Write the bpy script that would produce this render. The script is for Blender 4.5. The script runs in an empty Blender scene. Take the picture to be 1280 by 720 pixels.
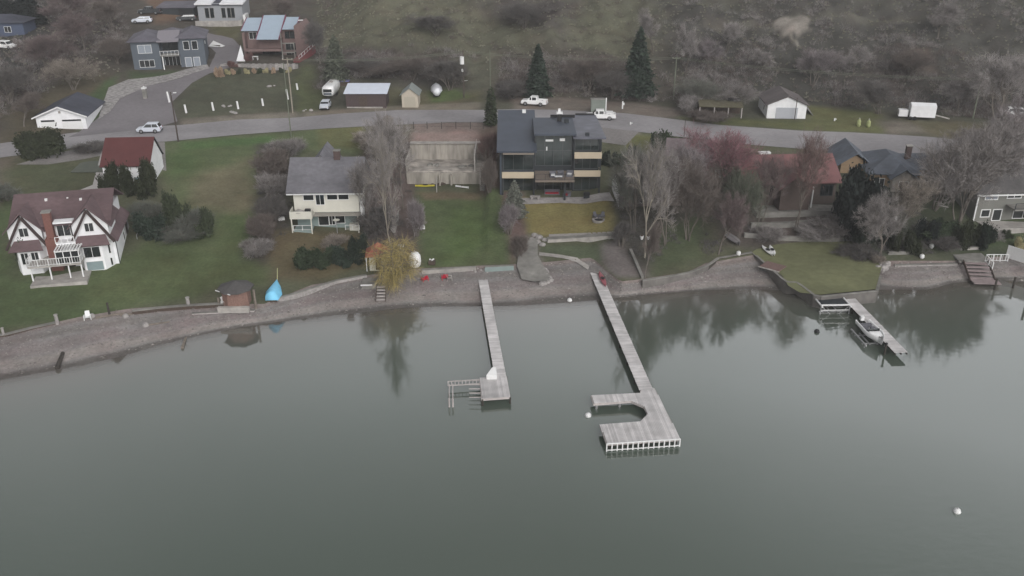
import bpy, bmesh, math, random
import numpy as np
from mathutils import Vector, Matrix, noise as mnoise
R = math.radians
PI = math.pi
random.seed(7)
rng = np.random.default_rng(7)
scene = bpy.context.scene
col = scene.collection

# ------------------------------------------------------------------ camera model (used to place things on the ground they stand on)
F, TH, CH = 1103.0, R(24.8), 49.0
def ray(u, v):
    a = (u - 640) / F; b = -(v - 360) / F
    return (a, math.cos(TH) + b * math.sin(TH), -math.sin(TH) + b * math.cos(TH))
def P(u, v, z=0.0):
    r = ray(u, v); t = (z - CH) / r[2]
    return Vector((r[0] * t, r[1] * t, z))
def pxm(y, z):                       # pixels (1280 frame) per metre at a point
    return F / (y * math.cos(TH) + (CH - z) * math.sin(TH))

# ------------------------------------------------------------------ terrain
def line_of(pts, z):
    w = [P(u, v, z) for u, v in pts]
    w.sort(key=lambda p: p.x)
    return np.array([p.x for p in w]), np.array([p.y for p in w])
SHORE = line_of([(0,475),(75,462),(150,446),(200,431),(250,419),(300,409),(350,402),(400,396),(450,391),(500,385),(550,383),(600,383),(650,382),(700,379),(750,375),(800,369),(860,364),(920,361),(985,363),(1050,358),(1100,362),(1160,362),(1190,354),(1230,350),(1280,352)], 0.0)
BANK = line_of([(0,418),(60,405),(100,396),(160,386),(240,380),(330,380),(390,356),(460,344),(520,336),(600,332),(650,330),(690,327),(740,322),(775,352),(800,349),(860,340),(882,329),(940,319),(975,312),(1020,308),(1070,308),(1100,326),(1190,326),(1280,318)], 1.5)
RN = line_of([(-60,203),(0,197),(60,189),(130,180),(205,177),(300,168),(400,161),(470,157),(560,153),(620,153),(690,154),(760,160),(850,171),(940,181),(1030,188),(1160,197),(1280,208),(1340,214)], 8.0)
RF = line_of([(-60,186),(0,180),(80,168),(150,160),(225,157),(300,150),(365,148),(420,143),(500,138),(600,138),(650,137),(700,138),(780,142),(830,148),(900,157),(1000,164),(1060,166),(1100,168),(1165,172),(1280,184),(1340,190)], 8.0)
def lerpline(L, x):
    return np.interp(x, L[0], L[1])
def smooth(t):
    t = np.clip(t, 0, 1); return t * t * (3 - 2 * t)
def Ys(x): return lerpline(SHORE, x)
def Yb(x): return lerpline(BANK, x)
def Yn(x): return lerpline(RN, x)
def Yf(x): return lerpline(RF, x)
def foot(x):
    return np.maximum(Yf(x) + 6, 178.5 - 0.16 * np.maximum(np.asarray(x) - 45, 0)) + 0 * np.asarray(x)
def wob(x, y):
    return (np.sin(x * .21 + 1.3 + 1.7 * np.sin(y * .07)) * np.cos(y * .17 - .4) + .6 * np.sin(x * .47 + y * .33) * np.cos(y * .41 - x * .11) + .35*np.sin(x*.93-y*.57)*np.sin(y*.81+x*.3))
def elev(x, y):
    x = np.asarray(x, float); y = np.asarray(y, float)
    s, b, n, f, ft = Ys(x), Yb(x), Yn(x), Yf(x), foot(x)
    z = np.where(y < s, np.maximum(-6, (y - s) * .11), 0.0)
    tb = np.clip((y - s) / np.maximum(b - s, .1), 0, 1)
    z = np.where(y >= s, 1.35 * tb ** 1.05, z)
    tl = np.clip((y - b) / np.maximum(n - b, .1), 0, 1)
    z = np.where(y >= b, 1.5 + 6.5 * tl, z)
    z = np.where(y >= n, 8.0, z)
    # behind the road: gentle on the far left, a steep hillside elsewhere
    w = smooth((x + 52) / 22.0)
    dl = np.maximum(y - f, 0)
    zl = 8.0 + .132 * dl
    dr = np.maximum(y - ft, 0)
    kr = .40 + .10 * smooth((x - 10) / 60)
    zr = 8.0 + .03 * np.minimum(dl, np.maximum(ft - f, 0)) + kr * dr ** 2 / (dr + 5)
    zh = zl * (1 - w) + zr * w
    amp = np.clip((y - ft - 2) / 18, 0, 1)
    zh = zh + amp * (.25 + .75 * w) * 1.1 * wob(x, y)
    z = np.where(y > f, np.minimum(zh, 95 + 3 * wob(x * .2, y * .2)), z)
    # the cut terraces of the concrete foundation and the lawn below it
    ins = (x > -17.6) & (x < -4.2)
    z = np.where(ins & (y > 141.3) & (y < 148.8), np.minimum(z, 5.1), z)
    z = np.where(ins & (y <= 141.3) & (y > b), np.minimum(z, 1.5 + 1.6 * np.clip((y - b) / (139 - b), 0, 1)), z)
    # building pads
    return z
def E(x, y): return float(elev(x, y))
def G(u, v):
    r = ray(u, v); t = 40.0; pt = t
    while t < 700:
        x, y, z = r[0]*t, r[1]*t, CH + r[2]*t
        if z <= max(E(x, y), 0):
            lo, hi = pt, t
            for _ in range(18):
                m = (lo + hi) / 2
                if CH + r[2]*m <= max(E(r[0]*m, r[1]*m), 0): hi = m
                else: lo = m
            t = hi; break
        pt = t; t += .5
    return Vector((r[0]*t, r[1]*t, max(E(r[0]*t, r[1]*t), 0)))

# ------------------------------------------------------------------ materials
def lin(c):
    c = c / 255.0
    return c / 12.92 if c <= .04045 else ((c + .055) / 1.055) ** 2.4
def A(r, g, b, k=.85): return (min(lin(r)/k, .86), min(lin(g)/k, .86), min(lin(b)/k, .86))
def W(r, g, b): return A(r, g, b, .68)
MATS = {}
def mat(name, c, rough=.85, var=.18, scale=3.0, bump=0.0, spec=.3, metal=0.0, island=0.0, stretch=None, bscale=None, var2=0.0, scale2=.25):
    if name in MATS: return MATS[name]
    m = bpy.data.materials.new(name); m.use_nodes = True
    nt = m.node_tree; N = nt.nodes; Lk = nt.links
    bs = N['Principled BSDF']
    bs.inputs['Roughness'].default_value = rough
    bs.inputs['Specular IOR Level'].default_value = spec
    bs.inputs['Metallic'].default_value = metal
    tc = N.new('ShaderNodeTexCoord')
    src = tc.outputs['Object']
    if stretch:
        mp = N.new('ShaderNodeMapping'); mp.inputs['Scale'].default_value = stretch
        Lk.new(src, mp.inputs['Vector']); src = mp.outputs['Vector']
    nz = N.new('ShaderNodeTexNoise'); nz.inputs['Scale'].default_value = scale; nz.inputs['Detail'].default_value = 5
    Lk.new(src, nz.inputs['Vector'])
    mr = N.new('ShaderNodeMapRange'); mr.inputs['From Min'].default_value = .25; mr.inputs['From Max'].default_value = .75
    mr.inputs['To Min'].default_value = 1 - var; mr.inputs['To Max'].default_value = 1 + var
    Lk.new(nz.outputs['Fac'], mr.inputs['Value'])
    fac = mr.outputs['Result']
    if var2:
        n2 = N.new('ShaderNodeTexNoise'); n2.inputs['Scale'].default_value = scale2; n2.inputs['Detail'].default_value = 3
        Lk.new(src, n2.inputs['Vector'])
        m2 = N.new('ShaderNodeMapRange'); m2.inputs['From Min'].default_value = .3; m2.inputs['From Max'].default_value = .7
        m2.inputs['To Min'].default_value = 1 - var2; m2.inputs['To Max'].default_value = 1 + var2
        Lk.new(n2.outputs['Fac'], m2.inputs['Value'])
        mu = N.new('ShaderNodeMath'); mu.operation = 'MULTIPLY'
        Lk.new(fac, mu.inputs[0]); Lk.new(m2.outputs['Result'], mu.inputs[1]); fac = mu.outputs[0]
    if island:
        ge = N.new('ShaderNodeNewGeometry')
        mi = N.new('ShaderNodeMapRange'); mi.inputs['To Min'].default_value = 1 - island; mi.inputs['To Max'].default_value = 1 + island
        Lk.new(ge.outputs['Random Per Island'], mi.inputs['Value'])
        mu = N.new('ShaderNodeMath'); mu.operation = 'MULTIPLY'
        Lk.new(fac, mu.inputs[0]); Lk.new(mi.outputs['Result'], mu.inputs[1]); fac = mu.outputs[0]
    vm = N.new('ShaderNodeVectorMath'); vm.operation = 'SCALE'
    vm.inputs[0].default_value = c[:3]
    Lk.new(fac, vm.inputs['Scale'])
    Lk.new(vm.outputs['Vector'], bs.inputs['Base Color'])
    if bump:
        bn = N.new('ShaderNodeTexNoise'); bn.inputs['Scale'].default_value = bscale or scale * 3; bn.inputs['Detail'].default_value = 4
        Lk.new(src, bn.inputs['Vector'])
        b = N.new('ShaderNodeBump'); b.inputs['Strength'].default_value = bump; b.inputs['Distance'].default_value = .1
        Lk.new(bn.outputs['Fac'], b.inputs['Height']); Lk.new(b.outputs['Normal'], bs.inputs['Normal'])
    MATS[name] = m
    return m
def glass(name='window_glass', c=(.018, .022, .024), rough=.12):
    return mat(name, c, rough=rough, var=.35, scale=.9, spec=.9)
def leafmat(name, c, var=.35, scale=1.1):
    return mat(name, c, rough=.8, var=var, scale=scale, island=.3, spec=.15)
def ground_material():
    m = bpy.data.materials.new('ground_soil_grass'); m.use_nodes = True
    N = m.node_tree.nodes; Lk = m.node_tree.links; bs = N['Principled BSDF']
    bs.inputs['Roughness'].default_value = .95; bs.inputs['Specular IOR Level'].default_value = .1
    at = N.new('ShaderNodeAttribute'); at.attribute_name = 'Col'
    tc = N.new('ShaderNodeTexCoord')
    fac = None
    for sc, va, de in ((.09, .16, 3), (.45, .16, 5), (2.6, .16, 5)):
        n = N.new('ShaderNodeTexNoise'); n.inputs['Scale'].default_value = sc; n.inputs['Detail'].default_value = de
        Lk.new(tc.outputs['Object'], n.inputs['Vector'])
        mr = N.new('ShaderNodeMapRange'); mr.inputs['From Min'].default_value = .28; mr.inputs['From Max'].default_value = .72
        mr.inputs['To Min'].default_value = 1 - va; mr.inputs['To Max'].default_value = 1 + va
        Lk.new(n.outputs['Fac'], mr.inputs['Value'])
        if fac is None: fac = mr.outputs['Result']
        else:
            mu = N.new('ShaderNodeMath'); mu.operation = 'MULTIPLY'; Lk.new(fac, mu.inputs[0]); Lk.new(mr.outputs['Result'], mu.inputs[1]); fac = mu.outputs[0]
    vm = N.new('ShaderNodeVectorMath'); vm.operation = 'SCALE'; Lk.new(at.outputs['Color'], vm.inputs[0]); Lk.new(fac, vm.inputs['Scale'])
    # brownish dead grass mottling
    n = N.new('ShaderNodeTexNoise'); n.inputs['Scale'].default_value = .22; n.inputs['Detail'].default_value = 6; Lk.new(tc.outputs['Object'], n.inputs['Vector'])
    mr = N.new('ShaderNodeMapRange'); mr.inputs['From Min'].default_value = .45; mr.inputs['From Max'].default_value = .75; mr.inputs['To Max'].default_value = .55
    Lk.new(n.outputs['Fac'], mr.inputs['Value'])
    mix = N.new('ShaderNodeMix'); mix.data_type = 'RGBA'; mix.blend_type = 'MULTIPLY'
    Lk.new(mr.outputs['Result'], mix.inputs['Factor']); Lk.new(vm.outputs['Vector'], mix.inputs['A']); mix.inputs['B'].default_value = (1.0, .84, .86, 1)
    Lk.new(mix.outputs['Result'], bs.inputs['Base Color'])
    b = N.new('ShaderNodeBump'); b.inputs['Strength'].default_value = .5; b.inputs['Distance'].default_value = .2
    n = N.new('ShaderNodeTexNoise'); n.inputs['Scale'].default_value = 3.5; n.inputs['Detail'].default_value = 6; Lk.new(tc.outputs['Object'], n.inputs['Vector'])
    Lk.new(n.outputs['Fac'], b.inputs['Height']); Lk.new(b.outputs['Normal'], bs.inputs['Normal'])
    return m

# ------------------------------------------------------------------ object helpers
def tag(o, label=None, cat=None, group=None, kind=None):
    if label: o['label'] = label
    if cat: o['category'] = cat
    if group: o['group'] = group
    if kind: o['kind'] = kind
    return o
def thing(name, label, cat, loc=(0,0,0), rz=0.0, group=None, scale=None):
    o = bpy.data.objects.new(name, None); col.objects.link(o)
    o.empty_display_size = .3
    o.location = loc; o.rotation_euler = (0, 0, rz)
    if scale: o.scale = (scale,)*3 if not hasattr(scale, '__len__') else scale
    return tag(o, label, cat, group)
def mesh_obj(name, V, Fc, m, parent=None, smooth_=False, label=None):
    me = bpy.data.meshes.new(name); me.from_pydata([tuple(v) for v in V], [], Fc); me.update()
    if smooth_: me.polygons.foreach_set('use_smooth', [True]*len(me.polygons))
    if m: me.materials.append(m)
    o = bpy.data.objects.new(name, me); col.objects.link(o)
    if parent: o.parent = parent
    if label: o['label'] = label
    return o
class MB:
    def __init__(s): s.v = []; s.f = []
    def add(s, V, Fc):
        n = len(s.v); s.v += [tuple(v) for v in V]; s.f += [tuple(i+n for i in f) for f in Fc]; return s
    def box(s, x0, x1, y0, y1, z0, z1):
        return s.add([(x0,y0,z0),(x1,y0,z0),(x1,y1,z0),(x0,y1,z0),(x0,y0,z1),(x1,y0,z1),(x1,y1,z1),(x0,y1,z1)],
                     [(0,3,2,1),(4,5,6,7),(0,1,5,4),(1,2,6,5),(2,3,7,6),(3,0,4,7)])
    def hexa(s, b, t):       # bottom 4 points, top 4 points (counter-clockwise from above)
        return s.add(list(b)+list(t), [(0,3,2,1),(4,5,6,7),(0,1,5,4),(1,2,6,5),(2,3,7,6),(3,0,4,7)])
    def bar(s, p0, p1, w, h=None):   # box along a segment
        p0 = Vector(p0); p1 = Vector(p1); h = h or w; d = (p1-p0)
        if d.length < 1e-6: return s
        d.normalize(); up = Vector((0,0,1)) if abs(d.z) < .95 else Vector((0,1,0))
        a = d.cross(up).normalized()*w/2; b = a.cross(d).normalized()*h/2
        return s.hexa([p0-a-b,p0+a-b,p1+a-b,p1-a-b],[p0-a+b,p0+a+b,p1+a+b,p1-a+b])
    def tube(s, p0, p1, r0, r1=None, n=8, cap=True):
        p0 = Vector(p0); p1 = Vector(p1); r1 = r0 if r1 is None else r1; d = (p1-p0)
        if d.length < 1e-6: return s
        d.normalize(); up = Vector((0,0,1)) if abs(d.z) < .9 else Vector((1,0,0))
        a = d.cross(up).normalized(); b = a.cross(d).normalized()
        V = [p0+(a*math.cos(2*PI*i/n)+b*math.sin(2*PI*i/n))*r0 for i in range(n)]+[p1+(a*math.cos(2*PI*i/n)+b*math.sin(2*PI*i/n))*r1 for i in range(n)]
        Fc = [(i,(i+1)%n,n+(i+1)%n,n+i) for i in range(n)]
        if cap: Fc += [tuple(range(n-1,-1,-1)), tuple(range(n,2*n))]
        return s.add(V, Fc)
    def prism(s, poly, z0, z1):      # vertical prism over an xy polygon
        n = len(poly)
        return s.add([(p[0],p[1],z0) for p in poly]+[(p[0],p[1],z1) for p in poly], [tuple(range(n-1,-1,-1)), tuple(range(n,2*n))]+[(i,(i+1)%n,n+(i+1)%n,n+i) for i in range(n)])
    def slab(s, pts, t):             # thick sheet under a planar polygon
        P_ = [Vector(p) for p in pts]; nrm = (P_[1]-P_[0]).cross(P_[2]-P_[0]).normalized()
        if nrm.z < 0: nrm = -nrm
        n = len(P_)
        return s.add([p-nrm*t for p in P_]+P_, [tuple(range(n-1,-1,-1)), tuple(range(n,2*n))]+[(i,(i+1)%n,n+(i+1)%n,n+i) for i in range(n)])
    def lathe(s, prof, n=12, c=(0,0,0), sx=1, sy=1):
        k = len(prof); V = []
        for r, z in prof:
            V += [(c[0]+sx*r*math.cos(2*PI*i/n), c[1]+sy*r*math.sin(2*PI*i/n), c[2]+z) for i in range(n)]
        Fc = [(j*n+i, j*n+(i+1)%n, (j+1)*n+(i+1)%n, (j+1)*n+i) for j in range(k-1) for i in range(n)]
        Fc += [tuple(range(n-1,-1,-1)), tuple(range((k-1)*n, k*n))]
        return s.add(V, Fc)
    def extr_y(s, prof, y0, y1, taper=0.0):    # xz profile extruded along y
        n = len(prof)
        return s.add([(x,y0,z) for x,z in prof]+[(x,y1,z) for x,z in prof], [tuple(range(n)), tuple(range(2*n-1,n-1,-1))]+[(i,n+i,n+(i+1)%n,(i+1)%n) for i in range(n)])
    def extr_x(s, prof, x0, x1):               # yz profile extruded along x
        n = len(prof)
        return s.add([(x0,y,z) for y,z in prof]+[(x1,y,z) for y,z in prof], [tuple(range(n-1,-1,-1)), tuple(range(n,2*n))]+[(i,(i+1)%n,n+(i+1)%n,n+i) for i in range(n)])
    def build(s, name, m, parent=None, label=None, smooth_=False):
        o = mesh_obj(name, s.v, s.f, m, parent, smooth_, label)
        bm = bmesh.new(); bm.from_mesh(o.data); bmesh.ops.recalc_face_normals(bm, faces=bm.faces); bm.to_mesh(o.data); bm.free()
        return o
def bevel(o, w=.03, seg=2):
    bm = bmesh.new(); bm.from_mesh(o.data)
    bmesh.ops.bevel(bm, geom=[e for e in bm.edges], offset=w, segments=seg, affect='EDGES', clamp_overlap=True)
    bm.to_mesh(o.data); bm.free(); return o
def copy_tree(o, parent=None):
    c = o.copy(); col.objects.link(c); c.parent = parent
    for ch in o.children: copy_tree(ch, c)
    return c
# a window: frame (part) with its pane (sub-part); face: f front(-y), r right(+x), l left(-x)
def win(T, face, pos, plane, z, w, h, fm, gm, mull=1, bar=.07, cross=0, name='window', pane='pane', lab=None):
    a0, a1 = pos - w/2, pos + w/2; z0, z1 = z - h/2, z + h/2
    def bx(mb, p, q, zz0, zz1, d0, d1):
        if face == 'f': mb.box(p, q, plane-d1, plane-d0, zz0, zz1)
        elif face == 'r': mb.box(plane+d0, plane+d1, p, q, zz0, zz1)
        else: mb.box(plane-d1, plane-d0, p, q, zz0, zz1)
    f = MB()
    bx(f, a0-bar, a1+bar, z1, z1+bar, -.05, .07); bx(f, a0-bar, a1+bar, z0-bar, z0, -.05, .09)
    bx(f, a0-bar, a0, z0, z1, -.05, .07); bx(f, a1, a1+bar, z0, z1, -.05, .07)
    for i in range(1, mull+1):
        c = a0 + w*i/(mull+1); bx(f, c-bar*.4, c+bar*.4, z0, z1, .025, .06)
    for i in range(1, cross+1):
        c = z0 + h*i/(cross+1); bx(f, a0, a1, c-bar*.35, c+bar*.35, .027, .055)
    fo = f.build(name, fm, T, lab)
    g = MB(); bx(g, a0, a1, z0, z1, -.02, .02); g.build(pane, gm, fo)
    return fo
def railing(T, pts, h, m, post=1.6, balus=.0, name='railing', th=.06):
    mb = MB()
    for (p, q) in zip(pts, pts[1:]):
        p = Vector(p); q = Vector(q); L = (q-p).length; n = max(1, round(L/post))
        for i in range(n+1):
            a = p.lerp(q, i/n); mb.bar(a, a+Vector((0,0,h)), th*1.2)
        mb.bar(p+Vector((0,0,h)), q+Vector((0,0,h)), th, th)
        mb.bar(p+Vector((0,0,.12)), q+Vector((0,0,.12)), th*.7, th*.7)
        if balus:
            k = int(L/balus)
            for i in range(1, k): a = p.lerp(q, i/k); mb.bar(a+Vector((0,0,.12)), a+Vector((0,0,h)), .03)
    return mb.build(name, m, T)

M_white = mat('white_paint', W(196,196,198), var=.06, scale=1.2, var2=.05, scale2=.3, rough=.6)
M_trim = mat('white_trim', W(190,190,190), var=.04, rough=.5)
M_glass = glass()
M_glass2 = glass('green_tinted_glass', (.030,.040,.040), .08)
M_conc = mat('concrete', A(150,146,142), var=.2, scale=1.5, var2=.2, scale2=.35, bump=.2)
M_conc_d = mat('weathered_concrete', A(122,120,116), var=.25, scale=1.1, var2=.25, scale2=.3, bump=.3); M_seaw = mat('dark_seawall_concrete', A(100,97,94), var=.25, scale=1.1, var2=.2, scale2=.3, bump=.3)
M_stone = mat('landscape_stone', A(140,136,134), var=.3, scale=3, island=.25, bump=.5)
M_wood_g = mat('weathered_deck_wood', A(184,181,181), var=.2, scale=.9, island=.16, var2=.12, scale2=.25, rough=.85)
M_wood_e = mat('pale_worn_wood', A(164,158,156), var=.15, scale=2, island=.15)
M_wood_d = mat('dark_wood', A(72,62,56), var=.25, scale=4, island=.1)
M_pile = mat('dark_piling_wood', A(60,56,52), var=.3, scale=3)
M_tyre = mat('tyre_rubber', (.02,.02,.021), var=.1, rough=.9)
M_rim = mat('alloy_rim', (.35,.35,.36), var=.05, rough=.35, metal=.7, spec=.5)
M_galv = mat('galvanised_metal', (.42,.42,.43), var=.08, rough=.45, metal=.5)
M_black = mat('black_paint', (.02,.02,.022), var=.1, rough=.5)
M_bark = mat('grey_brown_bark', A(98,92,86), var=.3, scale=4, stretch=(1,1,.2))

HAZE = .0004
# ------------------------------------------------------------------ ground, beach, road, water
def poly_w(px): return [G(u, v) for u, v in px]
def sdf(px, py, poly):
    """signed distance (negative inside) of points to a world polygon"""
    d = np.full(px.shape, 1e9); inside = np.zeros(px.shape, bool)
    n = len(poly)
    for i in range(n):
        ax, ay = poly[i]; bx, by = poly[(i+1) % n]
        ex, ey = bx-ax, by-ay; L = ex*ex+ey*ey+1e-9
        t = np.clip(((px-ax)*ex+(py-ay)*ey)/L, 0, 1)
        d = np.minimum(d, np.hypot(px-ax-t*ex, py-ay-t*ey))
        c = ((ay > py) != (by > py)) & (px < (bx-ax)*(py-ay)/((by-ay) if abs(by-ay) > 1e-9 else 1e-9)+ax)
        inside ^= c
    return np.where(inside, -d, d)
# patches of turf, soil, gravel and scrub: (outline on the photograph, albedo, feather in metres)
PATCH = [
 ([(-200,120),(0,110),(60,112),(130,70),(160,50),(150,-10),(-200,-10)], A(76,70,67), 6),
 ([(0,0),(60,0),(70,60),(20,110),(-60,110)], A(66,66,64), 5),
 ([(0,140),(30,130),(60,110),(90,95),(130,90),(150,100),(130,130),(118,150),(60,170),(20,182),(0,182)], A(92,86,72), 3),
 ([(160,88),(225,88),(238,90),(200,100),(160,102)], A(78,90,66), 1.5),
 ([(117,120),(135,100),(150,92),(128,125),(125,150),(112,160),(105,160)], A(78,96,66), 1.5),
 ([(235,100),(300,86),(380,84),(404,104),(402,132),(380,142),(300,146),(225,152),(220,135)], A(84,86,72), 2.5),
 ([(384,78),(404,84),(408,120),(396,136),(372,140),(368,112)], A(92,98,70), 2),
 ([(265,20),(305,14),(306,60),(290,50),(262,48)], A(96,94,72), 2),
 ([(185,-5),(245,0),(250,20),(195,28)], A(118,98,82), 3),
 ([(300,0),(420,0),(400,70),(388,70),(386,20),(300,12)], A(88,84,76), 4),
 ([(400,0),(650,0),(800,0),(820,60),(800,100),(640,100),(560,62),(430,70),(395,60)], A(99,99,84), 6),
 ([(600,0),(720,0),(700,40),(640,30)], A(78,74,72), 4),
 ([(395,60),(470,64),(560,66),(590,112),(520,104),(430,100),(396,112)], A(80,76,72), 3),
 ([(620,60),(840,70),(860,120),(780,132),(700,124),(620,130)], A(82,78,72), 4),
 ([(820,0),(1290,-10),(1330,120),(1150,140),(900,120),(840,90)], A(77,76,72), 6),
 ([(880,22),(1160,16),(1160,24),(960,34),(880,32)], A(96,94,86), 1.5),
 ([(966,27),(975,21),(990,23),(1000,19),(1015,25),(1009,32),(1014,37),(1003,40),(998,47),(993,39),(984,42),(978,46),(975,37),(968,34)], A(140,134,127), .5),
 ([(984,39),(988,40),(1000,58),(998,60)], A(132,127,119), .25),
 ([(1120,60),(1160,62),(1170,90),(1120,100)], A(98,86,78), 2),
 ([(470,112),(600,112),(606,128),(470,134)], A(100,98,78), 1.5),
 ([(536,114),(575,112),(590,122),(540,128)], A(92,106,68), 1),
 ([(880,146),(960,150),(1110,150),(1130,158),(1100,167),(1000,163),(900,155),(850,147)], A(98,102,70), 1.2),
 ([(1010,132),(1100,140),(1100,164),(1010,160)], A(104,106,74), 1.5),
 ([(1095,150),(1150,152),(1170,166),(1110,168)], A(124,118,108), 1.2),
 ([(1130,150),(1280,158),(1290,186),(1165,170)], A(104,100,80), 2),
 ([(380,140),(470,133),(600,128),(600,138),(500,138),(420,143),(380,147)], A(122,116,104), .8),
 ([(640,122),(700,122),(790,128),(870,140),(820,150),(780,142),(700,138),(640,137)], A(122,114,106), 1.2),
 ([(225,150),(300,144),(370,140),(372,148),(300,152),(225,158)], A(124,118,108), .8),
 # below the road, from left to right
 ([(-80,196),(0,198),(30,192),(40,215),(0,262),(-80,270)], A(102,96,86), 2),
 ([(28,196),(110,205),(120,235),(90,245),(40,236),(0,262),(0,215)], A(84,88,68), 2),
 ([(0,262),(30,240),(60,245),(10,290),(20,340),(180,340),(150,400),(0,412),(-80,420),(-80,260)], A(80,92,64), 2),
 ([(205,178),(300,169),(390,162),(470,158),(470,195),(380,190),(345,200),(330,330),(240,376),(110,385),(160,330),(190,300),(210,240),(205,215)], A(92,102,73), 2),
 ([(205,190),(255,180),(255,215),(205,220)], A(84,100,66), 2.5),
 ([(225,178),(340,169),(345,178),(225,188)], A(82,104,66), 1),
 ([(250,215),(310,200),(325,250),(300,275),(230,250)], A(106,102,82), 3),
 ([(275,270),(310,268),(320,300),(280,310)], A(86,98,66), 2),
 ([(90,330),(180,310),(320,312),(340,350),(240,370),(120,378)], A(88,98,68), 2),
 ([(400,160),(466,157),(466,185),(400,185)], A(104,106,74), 1),
 ([(325,180),(362,178),(366,240),(362,300),(330,330),(308,325),(322,250)], A(82,78,72), 1.5),
 ([(340,290),(455,290),(455,334),(390,350),(340,350)], A(100,92,72), 1.2),
 ([(455,180),(512,170),(520,240),(518,330),(470,336),(452,300)], A(98,88,84), 1),
 ([(466,157),(512,155),(512,176),(466,180)], A(116,110,102), 1),
 ([(512,153),(622,152),(622,160),(605,166),(515,170)], A(130,118,112), 1),
 ([(515,166),(600,164),(604,178),(515,180)], A(146,128,122), .8),
 ([(600,162),(622,158),(628,240),(600,240)], A(104,92,84), .8),
 ([(520,238),(632,238),(636,330),(530,334)], A(88,99,69), .8),
 ([(560,262),(590,255),(620,290),(560,330)], A(88,104,66), 2),
 ([(520,240),(555,240),(600,242),(600,250),(530,250)], A(108,98,80), .8),
 ([(628,240),(652,240),(660,300),(640,330)], A(108,92,88), .6),
 ([(652,248),(764,248),(778,288),(688,298),(660,290)], A(130,122,82), .8),
 ([(640,300),(672,292),(680,330),(655,350)], A(118,114,108), .6),
 ([(672,305),(762,302),(760,328),(725,322),(672,318)], A(88,96,76), .8),
 ([(755,305),(800,300),(812,345),(770,350),(752,330)], A(120,114,112), .8),
 ([(755,160),(800,162),(800,180),(755,176)], A(128,122,116), .6),
 ([(780,166),(860,176),(880,190),(820,195),(780,186)], A(104,106,72), .8),
 ([(760,200),(870,200),(880,300),(800,340),(770,290)], A(82,80,74), 1.5),
 ([(818,285),(880,270),(884,325),(818,342)], A(84,92,70), 1.5),
 ([(870,195),(1030,195),(1060,300),(900,310)], A(88,82,78), 2),
 ([(1030,195),(1180,200),(1160,320),(1090,330),(1050,300)], A(74,78,66), 2),
 ([(1150,205),(1290,215),(1290,330),(1160,325)], A(74,80,64), 2),
 ([(1225,268),(1290,270),(1290,310),(1230,308)], A(76,86,64), 1),
 ([(1108,318),(1196,316),(1200,332),(1104,334)], A(88,92,76), .6),
 ([(1110,196),(1290,206),(1290,214),(1110,204)], A(130,126,124), .6),
]
SRC = [dict(p=[(w.x, w.y) for w in poly_w(px)], c=np.array(c), f=f) for px, c, f in PATCH]
def ground_col(X, Y):
    w = smooth((X + 52) / 22.0)[..., None]
    base = np.array(A(84,80,74))*(1-w) + np.array(A(90,90,78))*w
    base = np.where((Y < Yf(X))[..., None], np.array(A(92,94,76)), base)
    C = base + np.zeros(X.shape+(3,))
    nx = wob(X*1.3+5, Y*1.3)*.55
    for s in SRC:
        xs = [p[0] for p in s['p']]; ys = [p[1] for p in s['p']]; f = s['f']
        m = (X > min(xs)-f*2) & (X < max(xs)+f*2) & (Y > min(ys)-f*2) & (Y < max(ys)+f*2)
        if not m.any(): continue
        d = sdf(X[m], Y[m], s['p']) + nx[m]*f*.7
        a = smooth(.5 - d/(2*f))[:, None]
        C[m] = C[m]*(1-a) + s['c']*a
    return C*np.where(Y > Yf(X)+6, .78, .88)[..., None]
xs = np.concatenate([np.linspace(-700,-140,22), np.arange(-135,135.1,.6), np.linspace(140,700,22)])
def strip(name, rows, colfun, m, lift=0.0, zfun=None):
    """rows: list of functions x->y ; builds a grid sheet"""
    Yr = np.array([r for r in rows]); nr, nc = Yr.shape
    X = np.tile(xs, (nr, 1)); Z = (zfun or elev)(X, Yr) + lift
    V = np.stack([X, Yr, Z], -1).reshape(-1, 3)
    idx = np.arange(nr*nc).reshape(nr, nc)
    Fq = np.stack([idx[:-1,:-1], idx[:-1,1:], idx[1:,1:], idx[1:,:-1]], -1).reshape(-1, 4)
    me = bpy.data.meshes.new(name)
    me.vertices.add(len(V)); me.vertices.foreach_set('co', V.ravel())
    me.loops.add(Fq.size); me.loops.foreach_set('vertex_index', Fq.ravel().astype(np.int32))
    me.polygons.add(len(Fq)); me.polygons.foreach_set('loop_start', np.arange(0, Fq.size, 4, dtype=np.int32))
    me.polygons.foreach_set('use_smooth', np.ones(len(Fq), bool))
    me.update(calc_edges=True)
    if colfun:
        C = colfun(X, Yr).reshape(-1, 3)
        at = me.color_attributes.new('Col', 'FLOAT_COLOR', 'POINT')
        at.data.foreach_set('color', np.concatenate([C, np.ones((len(C), 1))], 1).ravel().astype(np.float32))
    me.materials.append(m)
    o = bpy.data.objects.new(name, me); col.objects.link(o); tag(o, kind='structure')
    return o
M_ground = ground_material()
xs_s, xs_b, xs_n, xs_f, xs_ft = Ys(xs), Yb(xs), Yn(xs), Yf(xs), foot(xs)
mix = lambda a, b, t: a*(1-t)+b*t
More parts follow.
